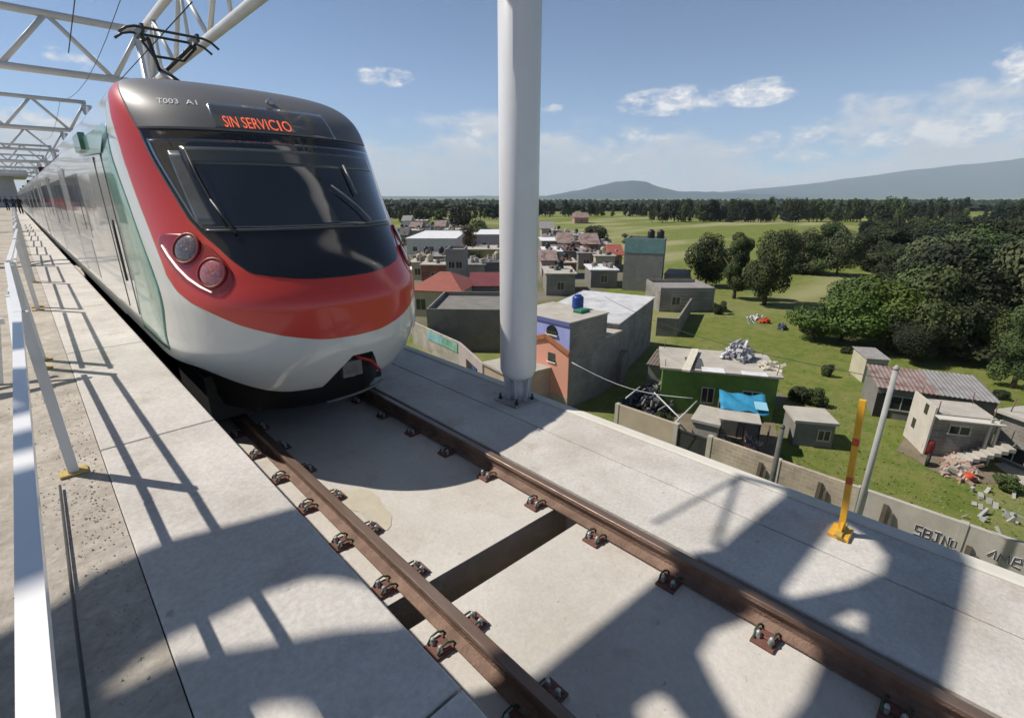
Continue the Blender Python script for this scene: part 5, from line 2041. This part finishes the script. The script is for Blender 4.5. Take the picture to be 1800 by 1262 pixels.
for (x0, x1, by, h, dp, wc, rc, rk, lb) in far:
    a, c = wpt(x0, by), wpt(x1, by)
    n = max(1, int((c - a).length / 4))
    ws_ = [((k + .5) / n, .9, 1.0, 1.1) for k in range(min(n, 4))]
    lab = '%s house with %s roof, %s' % (wc if wc != 'block' else 'grey block', rc, lb)
    hs_ = house('village_house', lab, a, c, dp, h, cols[wc], roofs[rc], roofk=rk, wins=ws_, over=.25, group='houses of the village beyond the track')
    if dp < 12:
        d_, p_ = perp(a, c)
        Lh_ = (c - a).length
        q = MB()
        for _ in range(5):      # pipes, blocks and rods left on the roof
            u, v_ = Lh_ * RR.uniform(.1, .9), dp * RR.uniform(.1, .8)
            x_, y_ = a.x + d_.x * u + p_.x * v_, a.y + d_.y * u + p_.y * v_
            w_ = RR.uniform(.15, .5)
            q.box(x_ - w_, x_ + w_, y_ - w_ * .6, y_ + w_ * .6, h + .1, h + .2 + RR.uniform(.15, .8))
        q.build('roof_clutter', RR.choice([GREYW, BLK, PALEW, BRICKR]), hs_, off=None).matrix_parent_inverse = hs_.matrix_basis.inverted()
        if RR.random() < .55 and rk == 'flat':
            u, v_ = Lh_ * RR.uniform(.2, .8), dp * RR.uniform(.3, .7)
            water_tank(a.x + d_.x * u + p_.x * v_, a.y + d_.y * u + p_.y * v_, h + .14, RR.choice([BLACKP, BLACKP, mat('beige_tank', (.5, .42, .3), .6)]), 'water tank on the house ' + ' '.join(lab.split(', ', 1)[-1].split()[:10]), .55, 1.3)

# ============================================================ TREES


def crown_mesh(name, kind, n, seed, size):
    R = random.Random(seed)
    v, f, = [], []
    cl = []
    if kind == 'broad':
        for k in range(19):
            a = R.uniform(0, 2 * pi)
            r = R.uniform(.1, .72)
            z = R.uniform(.28, .86)
            lim = sin(min(1, max(.05, (z - .08) / .9)) * pi) ** .5
            cl.append((r * cos(a) * lim, r * sin(a) * lim, z, R.uniform(.30, .48), R.uniform(.16, .27)))
    elif kind == 'tall':
        for k in range(15):
            a = R.uniform(0, 2 * pi)
            z = .20 + .75 * k / 15
            r = R.uniform(.1, .62) * (1.1 - z * .5)
            cl.append((r * cos(a), r * sin(a), z, R.uniform(.28, .46), R.uniform(.08, .15)))
    elif kind == 'conifer':
        for k in range(22):
            z = .12 + .86 * k / 22
            a = R.uniform(0, 2 * pi)
            w = (1 - z) * .95 + .08
            cl.append((w * .45 * cos(a), w * .45 * sin(a), z, w * .62, .07))
    elif kind == 'bush':
        for k in range(12):
            a = R.uniform(0, 2 * pi)
            r = R.uniform(0, .65)
            cl.append((r * cos(a), r * sin(a), R.uniform(.15, .65), R.uniform(.25, .4), R.uniform(.18, .3)))
    asp = {'broad': 1.5, 'tall': 2.3, 'conifer': 2.6, 'bush': 1.0}[kind]
    tot = sum(c[3] ** 2 * c[4] for c in cl)
    for (cx, cy, cz, cr, ch) in cl:
        m = int(n * cr * cr * ch / tot) + 8
        for _ in range(m):
            d = Vector((R.gauss(0, 1), R.gauss(0, 1), R.gauss(0, 1))).normalized()
            rr = R.random() ** .28
            p = Vector((cx + d.x * cr * rr, cy + d.y * cr * rr, cz + d.z * ch * rr))
            s = size * R.uniform(.6, 1.35)
            nn = (d + Vector((R.gauss(0, .5), R.gauss(0, .5), R.gauss(.3, .5)))).normalized()
            e1 = nn.orthogonal().normalized()
            e1 = (Matrix.Rotation(R.uniform(0, 6.28), 3, nn) @ e1)
            e2 = nn.cross(e1)
            b0 = len(v)
            v += [(p.x + q.x, p.y + q.y, p.z + q.z / asp) for q in (e1 * s, e2 * s * .8, e1 * s * -.9, e2 * s * -.7)]
            f.append((b0, b0 + 1, b0 + 2, b0 + 3))
    me = bpy.data.meshes.new(name)
    # squash z so that unit height is 1 and unit radius 1
    me.from_pydata(v, [], f)
    me.update()
    return me


def trunk_mesh(name, seed, limbs=5, hgt=.6):
    R = random.Random(seed)
    b = MB()
    b.tube([(0, 0, 0), (.01, 0, .15), (-.01, .01, .35), (.0, 0, hgt)], [.055, .04, .033, .012], 8)
    for k in range(limbs):
        a = 2 * pi * k / limbs + R.uniform(-.4, .4)
        z = R.uniform(.22, .42)
        b.tube([(0, 0, z), (.2 * cos(a), .2 * sin(a), z + .12), (.42 * cos(a), .42 * sin(a), z + .27)], [.024, .016, .006], 6)
    me = bpy.data.meshes.new(name)
    me.from_pydata(b.v, [], b.f)
    me.polygons.foreach_set('use_smooth', [True] * len(b.f))
    me.materials.append(TRUNK)
    me.update()
    return me


TKS = [trunk_mesh('trunk', k) for k in range(3)]
CM = {}


def crown(kind, m, n, size, v):
    key = (kind, m.name, n, v)
    if key not in CM:
        me = crown_mesh('crown', kind, n, hash((kind, v)) % 9973 if False else (len(kind) * 17 + v * 31 + n), size)
        me.materials.append(m)
        CM[key] = me
    return CM[key]


def tree(name, label, x, y, h, r, kind, m, n=2600, size=.05, v=0, group=None, cat='tree', tk=True):
    t = thing(name, label, cat, (x, y, 0), rnd.uniform(0, 6.28), group)
    c = bpy.data.objects.new('crown', crown(kind, m, n, size, v))
    link(c, t)
    c.scale = (r, r, h)
    if tk:
        k = bpy.data.objects.new('trunk', TKS[v % 3])
        link(k, t)
        k.scale = (h * .55, h * .55, h)
    return t


def tpx(name, label, px_, base, top, w, kind, m, **k):
    """tree whose foot is at picture point (px_, base) and top at picture height top; w = half width in picture pixels"""
    g_ = wpt(px_, base)
    d = ray(px_, top)
    hor = math.hypot(g_.x, g_.y)
    h = H + d.z / math.hypot(d.x, d.y) * hor
    e = wpt(px_ + w, base)
    r = (e - g_).length * 1.12
    return tree(name, label, g_.x, g_.y, max(.4, h), r, kind, m, **k)


tpx('round_tree', 'round very dark tree standing alone among the village houses', 1048, 442, 398, 27, 'broad', LEAFD, n=5000, v=1)
tpx('shrub', 'small olive shrub standing just left of the tank tower', 1105, 428, 407, 13, 'bush', LEAFM, cat='shrub', tk=False)
tpx('shrub', 'small dark shrub in the village left of the round dark tree', 1010, 430, 414, 10, 'bush', LEAFD, cat='shrub', tk=False, v=1)
tpx('broad_tree', 'leaning bushy tree at the left end of the row on the golf field', 1240, 503, 413, 37, 'broad', LEAFM, n=16000, v=2, size=.032)
tpx('poplar', 'slender pale green tree in the middle of the row on the golf field', 1290, 525, 406, 27, 'tall', LEAFM, n=18000, v=0, size=.034)
tpx('poplar', 'tall broad dark tree at the right end of the row on the golf field', 1343, 536, 400, 40, 'broad', LEAFM, n=24000, v=1, size=.028)
tpx('shrub', 'dark low shrub beside the tank building outhouse', 1200, 498, 468, 18, 'bush', LEAFD, cat='shrub', tk=False, v=2)
tpx('shrub', 'dark bush at the right end of the long grey outbuilding', 1262, 552, 524, 14, 'bush', LEAFD, cat='shrub', tk=False, v=0)
tpx('small_tree', 'first small tree on the far golf green, beside its darker twin', 1146, 391, 370, 7, 'broad', LEAFM, v=0)
tpx('small_tree', 'second darker small tree on the far golf green', 1165, 392, 368, 13, 'broad', LEAFD, v=1)
# trees in the village on the left
for i, (x, by, ty, w, kd, lb) in enumerate([(812, 412, 360, 22, 'broad', 'tall dark tree behind the village, left of the two'), (775, 408, 366, 20, 'tall', 'dark leafy tree behind the white warehouse'), (845, 424, 385, 26, 'broad', 'broad olive tree leaning toward the white column'),
                                            (825, 462, 395, 20, 'tall', 'dusty tree in front of the wide white shed'), (745, 470, 452, 20, 'bush', 'low bright shrub before the long white warehouse'), (790, 472, 455, 16, 'bush', 'low dark shrub before the long white warehouse'),
                                            (712, 400, 366, 12, 'broad', 'dark tree against the train edge'), (740, 396, 364, 18, 'broad', 'round dark tree near the train on the far side of the village'), (870, 478, 462, 9, 'bush', 'bright yellow shrub close to the left side of the column'),
                                            (968, 470, 438, 14, 'bush', 'green bush in the village right beside the column'), (828, 476, 440, 22, 'broad', 'dark tree above the tall grey house')]):
    m = [LEAFD, LEAFM, LEAFM, LEAFB, LEAF, LEAFD, LEAFD, LEAFD, mat('leaf_yellow', (.25, .24, .01), .8, .2, 1), LEAFM, LEAFD][i]
    tpx('village_tree' if kd != 'bush' else 'shrub', lb, x, by, ty, w, kd, m, v=i % 3, cat='tree' if kd != 'bush' else 'shrub', tk=kd != 'bush')
# the big bright-topped trees in front of the wood
for i, (x, by, ty, w, m, lb) in enumerate([(1478, 600, 488, 82, LEAF, 'broad bright green tree at the left of the big clump before the wood'), (1560, 614, 492, 84, LEAF, 'broad bright green tree in the middle of the big clump before the wood'),
                                           (1640, 622, 506, 72, LEAFM, 'darker green tree at the right of the big clump before the wood'), (1430, 596, 545, 30, LEAFM, 'low green bush at the left foot of the big clump'),
                                           (1600, 632, 560, 50, LEAFD, 'dark low tree in the shade below the big clump')]):
    tpx('leafy_tree', lb, x, by, ty, w, 'broad', m, n=34000, size=.026, v=i % 3)
for i, (x, by, ty, w, kd, m, lb) in enumerate([(1700, 620, 520, 50, 'broad', LEAFB, 'brownish thin tree at the right of the clump'), (1780, 682, 535, 46, 'tall', LEAFM, 'tall tree with bare dark trunk near the right edge'), (1745, 640, 540, 40, 'broad', LEAFM, 'olive tree behind the bare-trunked one at the right edge'),
                                               (1395, 478, 402, 40, 'broad', LEAFO, 'pale olive tree right of the golf field row'), (1440, 482, 392, 38, 'tall', LEAFM, 'pale green tall tree in the middle of the golf field edge'), (1470, 486, 402, 34, 'broad', LEAFO, 'grey-green bushy tree touching the dark wood'),
                                               (1415, 480, 432, 46, 'bush', LEAFM, 'low bushes at the foot of the olive trees'), (1400, 706, 674, 26, 'bush', LEAFD, 'dark shrub behind the small flat-roofed hut'), (1435, 712, 676, 22, 'bush', LEAFM, 'grey-green shrub behind the small flat-roofed hut'),
                                               (1485, 620, 606, 12, 'bush', LEAFD, 'small dark bush at the field corner'), (1455, 662, 636, 13, 'bush', LEAFM, 'little shrub on the grass left of the white hut'),
                                               (1770, 862, 826, 24, 'bush', LEAFM, 'dark green shrub by the concrete pad at the right edge'), (1755, 700, 680, 16, 'bush', LEAFD, 'low dark shrub under the bare-trunked tree'), (1160, 745, 720, 22, 'bush', LEAFM, 'green plants in front of the scrap heap'), (1240, 780, 748, 14, 'bush', LEAF, 'green weeds beside the dark gate')]):
    tpx('field_tree' if kd != 'bush' else 'shrub', lb, x, by, ty, w, kd, m, n=14000 if kd != 'bush' else 3600, size=.03 if kd != 'bush' else .05, v=i % 3, cat='tree' if kd != 'bush' else 'shrub', tk=kd != 'bush')
# the dark wood on the right
R5 = random.Random(11)
cnt = 0
for row in range(11):
    by = 440 + row * row * 1.45 + row * 4
    x = 1480 + row * 14 + R5.uniform(0, 20) + (30 if row < 2 else 0)
    while x < 1880:
        g_ = wpt(x, by + R5.uniform(-3, 3))
        hor = math.hypot(g_.x, g_.y)
        h = R5.uniform(6.6, 10.4) * (.9 + .1 * (x > 1650))
        kd = R5.choice(['broad', 'tall', 'broad', 'conifer'])
        m = R5.choice([LEAFD, LEAFD, LEAFM, LEAFD, LEAFC, LEAFO, LEAFD])
        tree('wood_tree', 'dark tree in the dense wood at the right', g_.x, g_.y, h, h * R5.uniform(.46, .62), kd, m, n=11000, size=.038, v=R5.randrange(4), group='trees of the dense dark wood')
        cnt += 1
        x += (h * .33) * 850 / hor * R5.uniform(.9, 1.5)
# far tree belts
R6 = random.Random(5)
for (xa, xb, by, hh_, st_) in ((660, 900, 385, 9.5, 7.5), (940, 1190, 381, 11, 6.5), (1150, 1215, 378, 12, 6), (1185, 1560, 390, 12.2, 6.0), (1200, 1700, 384, 12.6, 8.0), (1540, 1830, 392, 11.5, 11.0)):
    x = xa
    while x < xb:
        g_ = wpt(x, by + R6.uniform(-1.2, 1.2))
        h = hh_ * R6.choice([R6.uniform(.5, .8), R6.uniform(.82, 1.08), R6.uniform(.9, 1.16)])
        kd = R6.choice(['conifer', 'tall', 'broad', 'tall'])
        tree('belt_tree', 'dark tree in the far tree belt across the field', g_.x, g_.y, h, h * R6.uniform(.26, .42), kd, R6.choice([LEAFC, LEAFC, LEAFD, LEAFM]), n=900, size=.09, v=R6.randrange(3), group='trees of the far tree belt')
        x += st_ * (R6.uniform(.6, 1.3) + (2.2 if R6.random() < .06 else 0))
# mass of woodland beyond the belts
b = MB()
for k in range(2600):
    x = R6.uniform(560, 1900)
    by = R6.uniform(361, 372)
    g_ = wpt(x, by)
    h = R6.uniform(8, 13.2)
    r = h * .55
    a = R6.uniform(0, 3)
    for j in range(3):
        c = Vector((g_.x + R6.uniform(-r, r), g_.y + R6.uniform(-r, r), h * R6.uniform(.3, .85)))
        q = [(c.x + r * .8 * cos(a + i * 1.257), c.y + r * .8 * sin(a + i * 1.257), c.z - h * .15) for i in range(5)]
        b.add([(c.x, c.y, c.z + h * .18)] + q + [(c.x, c.y, c.z - h * .5)], [(0, i + 1, (i + 1) % 5 + 1) for i in range(5)] + [(6, (i + 1) % 5 + 1, i + 1) for i in range(5)])
tag(b.build('far_woodland', LEAFC), 'dark far woodland filling the horizon behind the tree belts', 'woodland', kind='stuff')

# grass tufts near the houses
b = MB()
R7 = random.Random(9)
for k in range(7000):
    x, y = R7.uniform(1000, 1900), R7.uniform(600, 980)
    g_ = wpt(x, y)
    if g_.x < 23.8:
        continue
    s = R7.uniform(.02, .07)
    a = R7.uniform(0, 3.1)
    b.add([(g_.x - s * cos(a), g_.y - s * sin(a), 0), (g_.x + s * cos(a), g_.y + s * sin(a), 0), (g_.x + R7.uniform(-.1, .1), g_.y + R7.uniform(-.1, .1), s * 1.3)], [(0, 1, 2)])
tag(b.build('grass_tufts', mat('tuft', (.16, .20, .05), .9, .3, .6)), 'rough tufts of grass around the houses below the track', 'grass', kind='stuff')

# ============================================================ HAZE
hz = MB()
hz.box(-16500, 16500, -16500, 16500, -3, 1500)
ho = hz.build('haze', bpy.data.materials.new('haze'))
hm = ho.data.materials[0]
hm.use_nodes = True
hm.node_tree.nodes.clear()
pv = hm.node_tree.nodes.new('ShaderNodeVolumePrincipled')
pv.inputs['Color'].default_value = (.70, .82, 1.0, 1)
pv.inputs['Density'].default_value = 0.00007
pv.inputs['Anisotropy'].default_value = 0.0
mo = hm.node_tree.nodes.new('ShaderNodeOutputMaterial')
hm.node_tree.links.new(pv.outputs[0], mo.inputs['Volume'])
tag(ho, kind='stuff')
